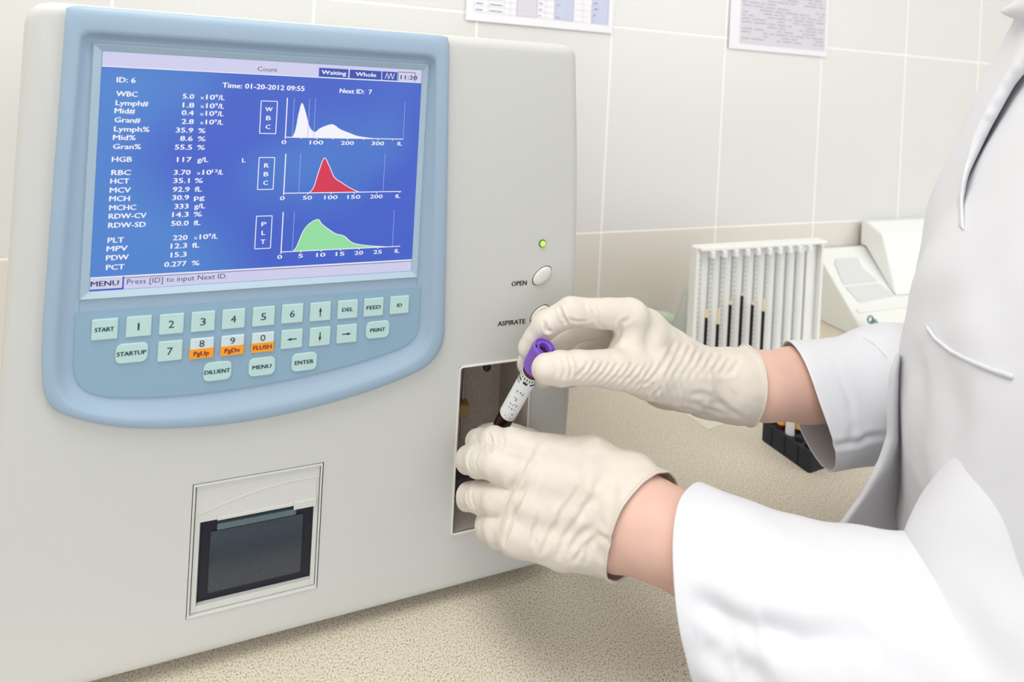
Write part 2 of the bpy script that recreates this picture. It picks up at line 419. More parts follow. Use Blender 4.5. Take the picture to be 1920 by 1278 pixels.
# ---------------------------------------------------------------- hematology analyser
an = thing('hematology_analyzer', 'off-white blood analyser with blue-framed screen, keypad and printer slot, on the worktop', 'lab analyser', (158, 200, ZC))
shell = mat('abs_offwhite', (208, 209, 206), .42, spec=.4, bump=.04, nscale=900, bumpdist=.0003)
outline = smooth_poly([(-44, 189), (347, 189), (357, 60), (360, -120), (352, -262), (-50, -262), (-46, 0)], [16, 13, 60, 80, 16, 16, 60], 7)
hb = MB().prism(outline, 0, 385)
hous = hb.build('housing', shell, an, auto=None)
bmv = hous.modifiers.new('b', 'BEVEL'); bmv.width = .009; bmv.segments = 5; bmv.limit_method = 'ANGLE'; bmv.angle_limit = math.radians(60)
def cut(o, mbs):
    cs = []
    for mb in mbs:
        c = mb.build('cutter', shell, None); c.parent = o.parent; c.location = -org_of(o); cs.append(c)
        b = o.modifiers.new('cut', 'BOOLEAN'); b.operation = 'DIFFERENCE'; b.solver = 'EXACT'; b.object = c
    bpy.context.view_layer.update(); dg = bpy.context.evaluated_depsgraph_get()
    me = bpy.data.meshes.new_from_object(o.evaluated_get(dg), depsgraph=dg)
    o.modifiers.clear(); old = o.data; o.data = me; bpy.data.meshes.remove(old)
    for c in cs: bpy.data.objects.remove(c)
    me.polygons.foreach_set('use_smooth', [True]*len(me.polygons)); me.set_sharp_from_angle(angle=math.radians(35))
cav = smooth_poly([(254.5, -78), (318, -78), (318, -215), (254.5, -215)], [3, 3, 3, 3], 3)
prn = [(67, -137.5), (153.5, -137.5), (153.5, -231.5), (67, -231.5)]
cut(hous, [MB().prism(cav, -5, 75), MB().prism(prn, -5, 28), MB().prism([(-5, 165), (214, 165), (214, -50), (100, -85), (-5, -50)], -5, 6)])
for x, y in ((-20, 30), (325, 30), (-20, 350), (325, 350)):
    MB().lathe((x, y, ZC), (0, 0, 1), [(9, 0), (10, 1.5), (10, 9), (9, 10.2)], 20).build('rubber_foot', mat('rubber_black', (30, 30, 30), .7), an, auto=40)

# bezel: raised band, sloping inner lip, recessed floor
blue = mat('bezel_blue', (158, 181, 202), .4, spec=.45)
YB = -7.0
def FB(px, py, Y): x, z = F(px, py, Y); return (x, z)
C0 = [FB(131, 16, YB), FB(836, 68, YB), FB(833, 655, YB), FB(770, 705, YB), FB(620, 752, YB), FB(470, 779, YB), FB(340, 790, YB), FB(215, 782, YB), FB(100, 752, YB), FB(86, 640, YB)]
def resample(pts, n):
    P_ = [Vector(p) for p in pts]; L = [0]
    for i in range(len(P_)): L.append(L[-1]+(P_[(i+1) % len(P_)]-P_[i]).length)
    out = []
    for k in range(n):
        s = L[-1]*k/n; j = max(i for i in range(len(P_)) if L[i] <= s+1e-9); t = (s-L[j])/max(L[j+1]-L[j], 1e-9)
        p = P_[j].lerp(P_[(j+1) % len(P_)], t); out.append((p.x, p.y))
    return out
# outer outline in local coordinates (mm)
out0 = smooth_poly([(-19, 187), (231, 187), (236, 60), (240, -58), (228, -74), (190, -86), (130, -95.5), (78, -97), (30, -91), (0, -80), (-20, -68), (-22.5, -30), (-21, 60)], [3, 5, 60, 12, 12, 30, 30, 30, 30, 16, 18, 20, 60], 6)
flo0 = smooth_poly([(-6.5, 166), (217, 166), (219.5, 60), (220.5, -47), (213, -57), (180, -65.5), (130, -73), (80, -75.5), (40, -74), (8, -69), (-6, -57), (-8, -30), (-7, 60)], [4, 4, 60, 10, 10, 30, 30, 30, 30, 14, 14, 20, 60], 6)
rin0 = smooth_poly([(-10, 170.5), (221, 170.5), (226, 60), (229.5, -54), (218, -67), (184, -77), (130, -85.5), (79, -87.5), (36, -84), (5, -75), (-12.5, -62), (-14.5, -30), (-12.5, 60)], [6, 6, 60, 12, 12, 30, 30, 30, 30, 14, 16, 20, 60], 6)
NN = 220
def center_sample(pts, n=NN, c=(105, 50)):    # angular resample about a centre
    A = [(math.atan2(p[1]-c[1], p[0]-c[0])) for p in pts]; res = []
    for k in range(n):
        a = -math.pi+2*math.pi*k/n; d = (math.cos(a), math.sin(a)); best = None
        for i in range(len(pts)):
            p = pts[i]; q_ = pts[(i+1) % len(pts)]; ex, ez = q_[0]-p[0], q_[1]-p[1]; wx, wz = p[0]-c[0], p[1]-c[1]
            den = d[0]*ez-d[1]*ex
            if abs(den) < 1e-12: continue
            t = (wx*ez-wz*ex)/den; s = (wx*d[1]-wz*d[0])/den
            if t > 0 and -1e-6 <= s <= 1+1e-6 and (best is None or t > best): best = t
        res.append((c[0]+d[0]*best, c[1]+d[1]*best))
    return res
a0, a1, a2 = center_sample(out0), center_sample(rin0), center_sample(flo0)
def off(a, b_, t): return [(p[0]+(q_[0]-p[0])*t, p[1]+(q_[1]-p[1])*t) for p, q_ in zip(a, b_)]
R3 = lambda pts, y: [(x, y, z) for x, z in pts]
bez = MB(); bez.rings([R3(a0, 1.0), R3(a0, YB+3.0), R3(off(a0, a1, .12), YB+1.1), R3(off(a0, a1, .35), YB+.1), R3(off(a0, a1, .85), YB), R3(a1, YB+.5), R3(off(a1, a2, .2), YB+2.2), R3(off(a1, a2, .55), YB+5.0), R3(off(a1, a2, .9), YB+6.2), R3(a2, YB+6.4), R3(off(a2, [(105, 50)]*NN, .03), YB+6.1)], cap0=False, cap1=False)
bezo = bez.build('bezel', blue, an, auto=60)
# recess floor with the screen opening framed by a stepped surround
YF = -.6
sx0, sx1 = 0.5, 211.5; sz0, sz1 = 1.5, 159.0
def ringbox(mb, xa, xb, za, zb, y0, xc, xd, zc, zd, y1):
    mb.rings([[(xa, y0, za), (xb, y0, za), (xb, y0, zb), (xa, y0, zb)], [(xc, y1, zc), (xd, y1, zc), (xd, y1, zd), (xc, y1, zd)]], False, False)
fl = MB()
plate_hole(fl, off(a2, [(105, 50)]*NN, .02), [(-3, 162), (214.5, 162), (214.5, -2), (-3, -2)], YF)
fl.build('recess_floor', blue, an, auto=30)
fr = MB(); e = 4.0
ringbox(fr, sx0-e-1, sx1+e+1, sz0-e-1, sz1+e+1, YF-.8, sx0-e, sx1+e, sz0-e, sz1+e, YF-2.0)
ringbox(fr, sx0-e, sx1+e, sz0-e, sz1+e, YF-2.0, sx0-.2, sx1+.2, sz0-.2, sz1+.2, YF+.8)
ringbox(fr, sx0-.2, sx1+.2, sz0-.2, sz1+.2, YF+.8, sx0-.2, sx1+.2, sz0-.2, sz1+.2, YF+2.2)
fr.build('screen_surround', mat('surround_blue', (170, 193, 208), .4), an, auto=20)

# ---- screen
YS = 1.0
def smat(name, col, e):
    m = bpy.data.materials.new(name); m.use_nodes = True; nt = m.node_tree; b = nt.nodes['Principled BSDF']
    b.inputs['Base Color'].default_value = (0.01, 0.01, 0.012, 1); b.inputs['Roughness'].default_value = .35
    b.inputs['Emission Color'].default_value = srgb(*col); b.inputs['Emission Strength'].default_value = e
    return m
def lcd_mat():
    m = smat('lcd_blue', (70, 108, 205), .95); nt = m.node_tree; b = nt.nodes['Principled BSDF']
    tc = nt.nodes.new('ShaderNodeTexCoord'); nz = nt.nodes.new('ShaderNodeTexNoise'); nz.inputs['Scale'].default_value = 9; nz.inputs['Detail'].default_value = 1
    nt.links.new(tc.outputs['Object'], nz.inputs['Vector']); cr = nt.nodes.new('ShaderNodeValToRGB')
    cr.color_ramp.elements[0].position = .4; cr.color_ramp.elements[0].color = srgb(58, 92, 200); cr.color_ramp.elements[1].position = .62; cr.color_ramp.elements[1].color = srgb(70, 128, 206)
    nt.links.new(nz.outputs['Fac'], cr.inputs[0]); nt.links.new(cr.outputs[0], b.inputs['Emission Color']); return m
scr = MB().box(sx0-1, sx1+1, YS, YS+3, sz0-1, sz1+1).build('display_screen', lcd_mat(), an)
lc_bar = smat('lcd_bar', (206, 206, 236), .95); lc_white = smat('lcd_white', (238, 238, 246), 1.0); lc_red = smat('lcd_red', (214, 34, 74), .95)
lc_green = smat('lcd_green', (146, 222, 160), .95); lc_navy = smat('lcd_navy', (34, 70, 176), .9); lc_ink = smat('lcd_ink', (44, 50, 100), .8); lc_line = smat('lcd_line', (150, 175, 235), .95)
LM = [lc_bar, lc_white, lc_navy, lc_ink, lc_line]
def G(px, py): return F(px, py, YS)
def sbox(mb, x0, x1, z0, z1, lay, mi=0): mb.add([(x0, YS-.12*lay, z0), (x1, YS-.12*lay, z0), (x1, YS-.12*lay, z1), (x0, YS-.12*lay, z1)], [(0, 1, 2, 3)], mi)
def seg(mb, p0, p1, w, lay, mi=1):
    p0 = Vector(p0); p1 = Vector(p1); d = (p1-p0).normalized(); n = Vector((-d.y, d.x))*w/2
    mb.add([(p.x, YS-.12*lay, p.y) for p in (p0-n, p1-n, p1+n, p0+n)], [(0, 1, 2, 3)], mi)
hd = MB(); ztop = G(192, 124)[1]
sbox(hd, sx0, sx1, ztop, sz1, 1, 0)
seg(hd, (sx0, ztop), (sx1, ztop), .5, 2, 1)
def pxbox(mb, x0, y0, x1, y1, lay, mi, inset=0):   # box from photo corners
    a = G(x0, y0); b_ = G(x1, y1); sbox(mb, a[0]+inset, b_[0]-inset, b_[1]+inset, a[1]-inset, lay, mi)
for x0, x1 in ((598, 653), (656, 715), (717, 745)):
    xa = G(x0, 133)[0]; xb = G(x1, 140)[0]; sbox(hd, xa, xb, ztop+.6, ztop+7.2, 2, 2)
xa = G(747, 133)[0]
for s_ in (0, 1): seg(hd, (xa+s_*13.2, ztop+.4), (xa+s_*13.2, ztop+7.4), .4, 2, 3)
seg(hd, (xa, ztop+7.4), (xa+13.2, ztop+7.4), .4, 2, 3)
def ptext(mb, s, px0, px1, py, cap, lay, mi, bold=.01, z=None):
    a = G(px0, py); b_ = G(px1, py); put_text(mb, s, a[0], b_[0], a[1] if z is None else z, cap, YS-.12*lay, bold, mi)
ptext(hd, 'Count', 483, 520, 132, 3.1, 2, 3, .0, ztop+2.4)
ptext(hd, 'Waiting', 603, 649, 140, 3.0, 3, 1, .01, ztop+2.6)
ptext(hd, 'Whole', 667, 705, 143, 3.0, 3, 1, .01, ztop+2.6)
ptext(hd, '11:20', 751, 782, 148, 3.2, 3, 3, .01, ztop+2.0)
xw = G(731, 140)[0]; wv = [(xw-3.6+7.2*k/24, ztop+3.9-2.1*math.cos(2*math.pi*k/24*2.5)) for k in range(25)]
for a, b_ in zip(wv[:-1], wv[1:]): seg(hd, a, b_, .45, 3, 1)
hd.build('header_bar', LM, scr)
ft = MB(); zb = G(163, 521)[1]
sbox(ft, sx0, sx1, sz0, zb, 1, 0); seg(ft, (sx0, zb), (sx1, zb), .6, 2, 1)
xm = G(231, 530)[0]
seg(ft, (sx0, sz0+.5), (xm, sz0+.5), .9, 2, 2); seg(ft, (xm, sz0), (xm, zb-.3), .9, 2, 2); seg(ft, (xm, zb-1.2), (sx1, zb-1.2), .35, 2, 3)
ptext(ft, 'MENU', 170, 222, 542, 3.4, 2, 3, .015, sz0+2.9)
ptext(ft, 'Press [ID] to input Next ID.', 238, 425, 535, 3.5, 2, 3, .0, sz0+3.0)
ft.build('message_bar', LM, scr)
rows = [('WBC', 218, 258, 180, '5.0', 343, 364, 'x 10^9/L', 421), ('Lymph#', 217, 278, 197, '1.8', 343, 364, 'x 10^9/L', 420), ('Mid#', 215, 253, 212, '0.4', 341, 363, 'x 10^9/L', 419), ('Gran#', 215, 263, 229, '2.8', 341, 363, 'x 10^9/L', 418),
        ('Lymph%', 214, 280, 246, '35.9', 330, 362, '%', 385), ('Mid%', 212, 254, 262, '8.6', 338, 361, '%', 385), ('Gran%', 212, 264, 279, '55.5', 328, 360, '%', 384),
        ('HGB', 210, 247, 303, '117', 332, 359, 'g/L', 390),
        ('RBC', 209, 245, 328, '3.70', 326, 357, 'x 10^12/L', 418), ('HCT', 207, 242, 344, '35.1', 325, 355, '%', 380), ('MCV', 206, 245, 361, '92.9', 324, 355, 'fL', 378), ('MCH', 205, 243, 377, '30.9', 323, 354, 'pg', 383),
        ('MCHC', 205, 255, 394, '333', 327, 353, 'g/L', 384), ('RDW-CV', 204, 274, 410, '14.3', 323, 353, '%', 378), ('RDW-SD', 203, 273, 427, '50.0', 321, 353, 'fL', 375),
        ('PLT', 202, 232, 455, '220', 324, 351, 'x 10^9/L', 407), ('MPV', 200, 239, 471, '12.3', 320, 350, 'fL', 373), ('PDW', 199, 241, 488, '15.3', 320, 349, None, 0), ('PCT', 199, 233, 506, '0.277', 308, 349, '%', 373)]
tx = MB(); ptext(tx, 'ID: 6', 219, 254, 154, 3.5, 1, 1, .025); tx.build('id_text', LM, scr)
for nme, x0, x1, yb, val, v0, v1, un, u1 in rows:
    z = G(x0, yb)[1]; tx = MB()
    ptext(tx, nme, x0, x1, yb, 3.4, 1, 1, .022, z); tx.build('result_name', LM, scr); tx = MB()
    ptext(tx, val, v0, v1, yb, 3.4, 1, 1, .022, z); tx.build('result_value', LM, scr); tx = MB()
    if un is None: continue
    if '^' in un:
        sup = un.split('^')[1].split('/')[0]
        u0 = v1+12; b0 = v1+23; w = u1-b0; s_ = .16*len(sup)
        ptext(tx, 'x', u0, u0+7, yb, 2.6, 1, 1, 0, z); ptext(tx, '10', b0, b0+w*(.52-s_*.3), yb, 3.4, 1, 1, .022, z)
        ptext(tx, sup, b0+w*(.55-s_*.3), b0+w*(.55+s_*.6), yb, 2.0, 1, 1, .02, z+1.7); ptext(tx, '/L', b0+w*(.60+s_*.5), u1, yb, 3.4, 1, 1, .015, z)
    else: ptext(tx, un, v1+10 if un != 'g/L' else v1+11, u1, yb, 3.3, 1, 1, .02, z)
    tx.build('result_unit', LM, scr)
tx = MB(); ptext(tx, 'L', 454, 460, 304, 3.0, 1, 1, .02); tx.build('low_flag', LM, scr)
tx = MB(); ptext(tx, 'Time: 01-20-2012 09:55', 417, 571, 165, 3.6, 1, 1, .025, G(417, 164)[1]); tx.build('time_text', LM, scr)
tx = MB(); ptext(tx, 'Next ID:  7', 637, 697, 176, 3.4, 1, 1, .025, G(637, 174)[1])
tx.build('next_id_text', LM, scr)
def curve_pts(pts, n=10):      # Catmull-Rom
    out = []; P_ = [pts[0]]+pts+[pts[-1]]
    for i in range(1, len(P_)-2):
        p0, p1, p2, p3 = [Vector(P_[i+d]) for d in (-1, 0, 1, 2)]
        for k in range(n):
            t = k/n; out.append(tuple(.5*((2*p1)+(p2-p0)*t+(2*p0-5*p1+4*p2-p3)*t*t+(3*p1-p0-3*p2+p3)*t**3)))
    out.append(tuple(pts[-1])); return out
def hist(name, label, lets, lx, ly0, ly1, O, TOPY, XE, crv, fillm, ticks, minor, vl, outline, unit, ux):
    mb = MB()
    o0 = G(*O); ox, oz = o0; xe = G(*XE)[0]
    seg(mb, (ox, oz-1.2), (ox, G(O[0]+3, TOPY)[1]), .7, 2, 1); seg(mb, (ox-.4, oz), (xe, oz), .6, 2, 1)
    cp = curve_pts([G(*p) for p in crv]); cp = [(x, max(z, oz)) for x, z in cp]
    for a, b_ in zip(cp[:-1], cp[1:]): mb.add([(a[0], YS-.12, oz), (b_[0], YS-.12, oz), (b_[0], YS-.12, b_[1]), (a[0], YS-.12, a[1])], [(0, 1, 2, 3)], 5)
    if outline:
        for a, b_ in zip(cp[:-1], cp[1:]): seg(mb, a, b_, .5, 3, 1)
    for x, yt in vl: seg(mb, (G(x, O[1])[0], oz), (G(x, O[1])[0], G(x, yt)[1]), .35, 2, 4)
    for x, s_ in ticks:
        w = len(s_)*3.1; X = G(x, O[1])[0]
        if s_ != '0': seg(mb, (X, oz), (X, oz-1.3), .5, 2, 1)
        put_text(mb, s_, X-w/2, X+w/2, oz-5.0, 2.9, YS-.12, .02, 1)
    for x in minor: X = G(x, O[1])[0]; seg(mb, (X, oz), (X, oz-1.1), .5, 2, 1)
    X = G(ux, O[1])[0]; put_text(mb, unit, X-1.8, X+1.8, oz-5.0, 2.9, YS-.12, .02, 1)
    xa, za = G(lx[0], ly0); xb, zb_ = G(lx[1], ly1); zb_ = G(lx[0], ly1)[1]
    for p0, p1 in (((xa, za), (xb, za)), ((xb, za), (xb, zb_)), ((xb, zb_), (xa, zb_)), ((xa, zb_), (xa, za))): seg(mb, p0, p1, .55, 2, 1)
    for k, c in enumerate(lets):
        zc = za+(zb_-za)*(.26+.27*k)-1.3; wd_ = {'W': 4.6, 'L': 2.4}.get(c, 3.0); put_text(mb, c, (xa+xb)/2-wd_/2, (xa+xb)/2+wd_/2, zc, 3.1, YS-.12, .02, 1)
    o = mb.build(name, LM+[fillm], scr); o['label'] = label
hist('histogram', 'white two-peaked curve marked WBC', 'WBC', (490, 517), 189, 250, (535, 257), 183, (756, 263),
     [(548, 257), (554, 243), (560, 212), (566, 193), (572, 206), (579, 233), (584, 243), (591, 247), (599, 241), (610, 236), (624, 233), (638, 242), (655, 249), (672, 255), (700, 259), (730, 262), (750, 263)],
     lc_white, [(533, '0'), (594, '100'), (652, '200'), (709, '300')], [565, 624, 682, 736], [(548, 183), (577, 184), (588, 184), (756, 191)], False, 'fL', 750)
hist('histogram', 'red single-peaked curve marked RBC', 'RBC', (486, 512), 295, 355, (532, 362), 288, (752, 361),
     [(578, 362), (588, 351), (598, 320), (608, 296), (617, 310), (627, 332), (642, 343), (662, 355), (680, 361), (700, 361)],
     lc_red, [(530, '0'), (577, '50'), (621, '100'), (664, '150'), (706, '200')], [749], [(560, 288), (718, 288)], True, 'fL', 746)
hist('histogram', 'pale green single-peaked curve marked PLT', 'PLT', (481, 507), 405, 466, (527, 472), 397, (750, 464),
     [(548, 472), (556, 462), (568, 434), (580, 419), (596, 411), (605, 421), (628, 437), (645, 442), (662, 455), (690, 460), (720, 462), (745, 464)],
     lc_green, [(525, '0'), (564, '5'), (602, '10'), (638, '15'), (673, '20'), (708, '25')], [], [(548, 397), (735, 393)], True, 'fL', 744)

# ---- keypad
YK = -1.6
kp = smooth_poly([(-6.0, -11.5), (219.0, -11.5), (219.2, -46), (211, -56), (180, -64), (130, -71.5), (80, -74), (40, -72.5), (8, -67.5), (-5, -56)], [.6, .6, 9, 10, 30, 30, 30, 30, 14, 12], 6)
pan = MB().prism(kp, YK, YF+.3).build('key_panel', mat('key_panel_blue', (142, 174, 196), .5), an, auto=40)
kmat = mat('key_mint', (188, 218, 216), .5); kor = mat('key_orange', (246, 160, 46), .5); kink = mat('key_ink', (18, 62, 76), .6); kred = mat('key_red', (130, 30, 30), .6)
def FK(px, py): return F(px, py, YK)
sq = [(197.2, 615.9, 'START'), (261, 610.4, '1'), (322.3, 606, '2'), (381.3, 601.3, '3'), (438.3, 596.5, '4'), (494.5, 591.8, '5'), (548.3, 586.6, '6'), (600.6, 583, 'UP'), (651.7, 578.7, 'DEL'), (700.3, 574.7, 'FEED'), (748.6, 570.4, 'ID'),
      (319.5, 656.3, '7'), (378.9, 650.7, '8'), (436.3, 645.2, '9'), (492.9, 639.7, '0'), (547.1, 634.1, 'LEFT'), (599.8, 629.4, 'DOWN'), (650, 624.2, 'RIGHT')]
rd = [(247.9, 660.2, 'STARTUP'), (707.9, 616.7, 'PRINT'), (408.2, 694.3, 'DILUENT'), (491.3, 685.6, 'MENU'), (570.5, 676.9, 'ENTER')]
second = {'8': 'PgUp', '9': 'PgDn', '0': 'FLUSH'}
def arrow(mb, cx, cz, dx, dz, y):
    n = (-dz, dx); pt = lambda a, b_: (cx+dx*a+n[0]*b_, y, cz+dz*a+n[1]*b_)
    mb.add([pt(-3.4, -.35), pt(.5, -.35), pt(.5, .35), pt(-3.4, .35)], [(0, 1, 2, 3)]); mb.add([pt(.2, -1.0), pt(3.4, 0), pt(.2, 1.0)], [(0, 1, 2)])
for px, py, s in sq+rd:
    cx, cz = FK(px, py); r = (px, py, s) in rd
    w, h, cr_ = (17.5, 13.0, 3.6) if r else (14.6, 13.6, .8)
    if s == 'STARTUP': w = 18.5
    yk = YK-1.3
    if s in second:
        pts = rrect(cx, cz, w, h, cr_, 3); k = MB().prism(rrect(cx, cz, w, h, cr_, 3), yk, YK+.3).build('key', mat('key_pale', (206, 222, 226), .5), an, bevel=.5)
        k['label'] = 'pale key %s with an orange lower half' % s
        sk = MB().prism([(cx-w/2-.1, cz-h/2-.1), (cx+w/2+.1, cz-h/2-.1), (cx+w/2+.1, cz-.3), (cx-w/2-.1, cz-.3)], yk-.25, YK+.2).build('key_strip', kor, k)
        lg = MB(); put_text(lg, s, cx-1.6, cx+1.6, cz+.9, 4.6, yk-.2, .0); lg.build('key_legend', kink, k)
        lg = MB(); n = {'PgUp': 4.6, 'PgDn': 4.6, 'FLUSH': 5.9}[second[s]]; put_text(lg, second[s], cx-n, cx+n, cz-h/2+1.9, 3.0, yk-.45, .02); lg.build('key_legend', kred, k)
    else:
        k = MB().prism(rrect(cx, cz, w, h, cr_, 5), yk, YK+.3).build('key', kmat, an, bevel=.5)
        k['label'] = 'mint key marked %s' % (s if s not in ('UP', 'LEFT', 'DOWN', 'RIGHT') else 'with an arrow pointing '+s.lower())
        lg = MB(); y = yk-.2
        if s in ('UP', 'DOWN', 'LEFT', 'RIGHT'): arrow(lg, cx, cz, *{'UP': (0, 1), 'DOWN': (0, -1), 'LEFT': (-1, 0), 'RIGHT': (1, 0)}[s], y)
        elif len(s) == 1: put_text(lg, s, cx-(.5 if s == '1' else 1.7), cx+(.5 if s == '1' else 1.7), cz-2.4, 5.0, y, .0)
        else:
            n = {'ID': 1.9, 'DEL': 3.9, 'FEED': 5.3, 'START': 5.3, 'STARTUP': 8.3, 'PRINT': 5.6, 'DILUENT': 7.9, 'MENU': 6.1, 'ENTER': 6.4}[s]
            put_text(lg, s, cx-n, cx+n, cz-1.3, 2.8 if s != 'ID' else 2.6, y, .03)
        lg.build('key_legend', kink, k)

# ---- status light and oval buttons
led = thing_led = MB().lathe((*[F(1017, 456)[0]], .5, F(1017, 456)[1]), (0, -1, 0), [(3.3, 0), (3.3, 1.3), (2.7, 1.7)], 24, cap1=True).build('indicator_ring', mat('led_ring', (70, 110, 70), .4), an, auto=30)
x, z = F(1017, 456)
MB().lathe((x, -1.0, z), (0, -1, 0), [(2.6, 0), (2.6, .6), (2.0, 1.2), (0.6, 1.5)], 24).build('indicator_light', smat('led_green', (206, 245, 110), 1.0), an, smooth=True)
def oval(px, py, name, a=9.6, b_=5.6, ang=40):
    x, z = F(px, py); ca, sa = math.cos(math.radians(ang)), math.sin(math.radians(ang))
    E_ = lambda s, y: [(x+(a*s*math.cos(t))*ca-(b_*s*math.sin(t))*sa, y, z+(a*s*math.cos(t))*sa+(b_*s*math.sin(t))*ca) for t in [2*math.pi*i/48 for i in range(48)]]
    g = MB().rings([E_(1.07, .2), E_(1.07, -.25), E_(1.0, -.25)], cap0=False, cap1=True).build(name+'_gap', mat('gap_dark', (40, 42, 48), .7), an)
    MB().rings([E_(1.0, .2), E_(1.0, -1.2), E_(.95, -1.8), E_(.8, -2.3), E_(.4, -2.6)], cap0=False).build(name, mat('button_white', (226, 226, 220), .35), an, smooth=True)
oval(1016, 516, 'open_button'); oval(1012, 589, 'aspirate_button')
pr = MB()
def face_text(s, x0, x1, yb, cap): a = F(x0, yb); b_ = F(x1, yb); put_text(pr, s, a[0], b_[0], a[1], cap, -.25, .008)
face_text('OPEN', 959, 987, 536, 3.9)
pr.build('printed_lettering', mat('print_black', (50, 50, 52), .6), an)
pr = MB(); face_text('ASPIRATE', 933, 984, 611, 3.9)
pr.build('printed_lettering', mat('print_black', (50, 50, 52), .6), an)

# ---- sample bay
cvm = mat('bay_grey', (192, 181, 171), .75, noise=.35, nscale=650, bump=.35, bumpdist=.0008)
bay = MB()
x0, x1, z0, z1, D = 256, 316.5, -213.5, -79.5, 70
bay.add([(x0, D, z0), (x1, D, z0), (x1, D, z1), (x0, D, z1)], [(0, 1, 2, 3)]); bay.add([(x0, D, z0), (x0, D, z1), (x0, 1, z1), (x0, 1, z0)], [(0, 1, 2, 3)])
bay.add([(x1, D, z0), (x1, D, z1), (x1, 1, z1), (x1, 1, z0)], [(0, 1, 2, 3)]); bay.add([(x0, D, z0), (x1, D, z0), (x1, 1, z0), (x0, 1, z0)], [(0, 1, 2, 3)]); bay.add([(x0, D, z1), (x1, D, z1), (x1, 1, z1), (x0, 1, z1)], [(0, 1, 2, 3)])
lin = bay.build('bay_lining', cvm, an, solid=-.6)
MB().box(x0+1, x1-1, 34, D-.5, z0+.2, -196).build('bay_step', mat('bay_dark', (62, 62, 70), .7, noise=.4, nscale=500, bump=.4), an, bevel=1)
tr = MB(); tube_pts = [(x, -.6, z) for x, z in smooth_poly([(255.3, -78.8), (317.4, -78.8), (317.4, -214.4), (255.3, -214.4)], 3, 4)]
tr.tube(tube_pts, 1.0, 8, closed=True); tr.build('bay_trim', mat('trim_white', (228, 228, 222), .4), an, smooth=True)
x, z = F(912, 689, 20)
MB().lathe((x, 21, z+1.0), (0, -1, 0), [(2.2, 0), (3.4, 1.0), (3.4, 3.5), (2.8, 4.6), (.8, 5.0)], 20).build('bay_screw', mat('screw_black', (26, 26, 28), .3), an, smooth=True)
MB().lathe((276, 56, -80), (0, 0, -1), [(4, 0), (4, 16), (2.4, 18), (1.1, 22), (1.1, 96)], 16).build('sample_probe', mat('steel', (180, 180, 180), .25, metal=1), an, auto=40)
MB().box(258, 282, 50, 64, -152, -141).build('added_block', mat('block_tan', (176, 150, 96), .7, noise=.2, nscale=400), an, bevel=2)  # made-up tan block, stands in for a yellowish patch behind the fingers

# ---- printer
pt = MB(); X0, X1, Z0, Z1 = 67.6, 152.9, -230.9, -138.1
frm = MB()
def frame_ring(mb, ax, bx, az, bz, y0, t, y1):
    mb.rings([[(ax, y0, az), (bx, y0, az), (bx, y0, bz), (ax, y0, bz)], [(ax, y1, az), (bx, y1, az), (bx, y1, bz), (ax, y1, bz)], [(ax+t, y1, az+t), (bx-t, y1, az+t), (bx-t, y1, bz-t), (ax+t, y1, bz-t)], [(ax+t, y0+4, az+t), (bx-t, y0+4, az+t), (bx-t, y0+4, bz-t), (ax+t, y0+4, bz-t)]], False, False)
pw = mat('printer_white', (213, 214, 210), .4)
frame_ring(frm, X0, X1, Z0, Z1, 3, 1.4, -.8)
frm.build('printer_frame', pw, an, bevel=.3)
dr = MB()   # cover: plate above with arched relief, rails left, right and below the dark window
zt = F(370, 983)[1]; ztr = F(592, 940)[1]; zt = (zt+ztr)/2
dr.box(X0+1.8, X1-1.8, 1.2, 6, zt, Z1-1.8); dr.box(X0+1.8, X0+5, 1.2, 6, Z0+1.8, zt); dr.box(X1-5, X1-1.8, 1.2, 6, Z0+1.8, zt); dr.box(X0+5, X1-5, 1.2, 6, Z0+1.8, Z0+6.2)
dr.box(X1-19, X1-3.5, -1.0, 1.2, zt-2.5, zt+2.8); dr.box(X0+16, X1-19, -.2, 1.2, zt, zt+2.2)
arc = [(X0+3.5+78*k/20, 1.1, Z1-22+12*math.sin(math.pi*.5*min(1, k/17.0))) for k in range(21)]
dr.tube(arc, .45, 6); dr.tube([arc[-1], (arc[-1][0], 1.1, zt+3)], .45, 6)
cov = dr.build('printer_cover', pw, an, bevel=.4)
blk = mat('smoked_black', (20, 22, 40), .35, noise=.4, nscale=900, bump=.25)
gls = mat('smoked_window', (34, 48, 62), .2, spec=.9, noise=.3, nscale=1200, bump=.5, bumpdist=.0004)
wi = MB().box(X0+5, X1-5, 4.5, 24, Z0+6.2, zt).build('printer_window', blk, an)
rs = []
for k in range(13):
    t = k/12; a = math.pi*(.05+.9*t); z = Z0+11.5+(zt-10-Z0-11.5)*t; y = 4.4-3.4*math.sin(a); rs.append([(X0+12, y, z), (X1-12, y, z), (X1-12, 5.5, z), (X0+12, 5.5, z)])
MB().rings(rs).build('window_bulge', gls, wi, auto=40)
MB().box(X0+16, X1-17, .8, 4.6, zt-7.6, zt-3.4).build('paper_slot', mat('slot_grey', (92, 110, 116), .5, noise=.4, nscale=900), wi, bevel=.5)
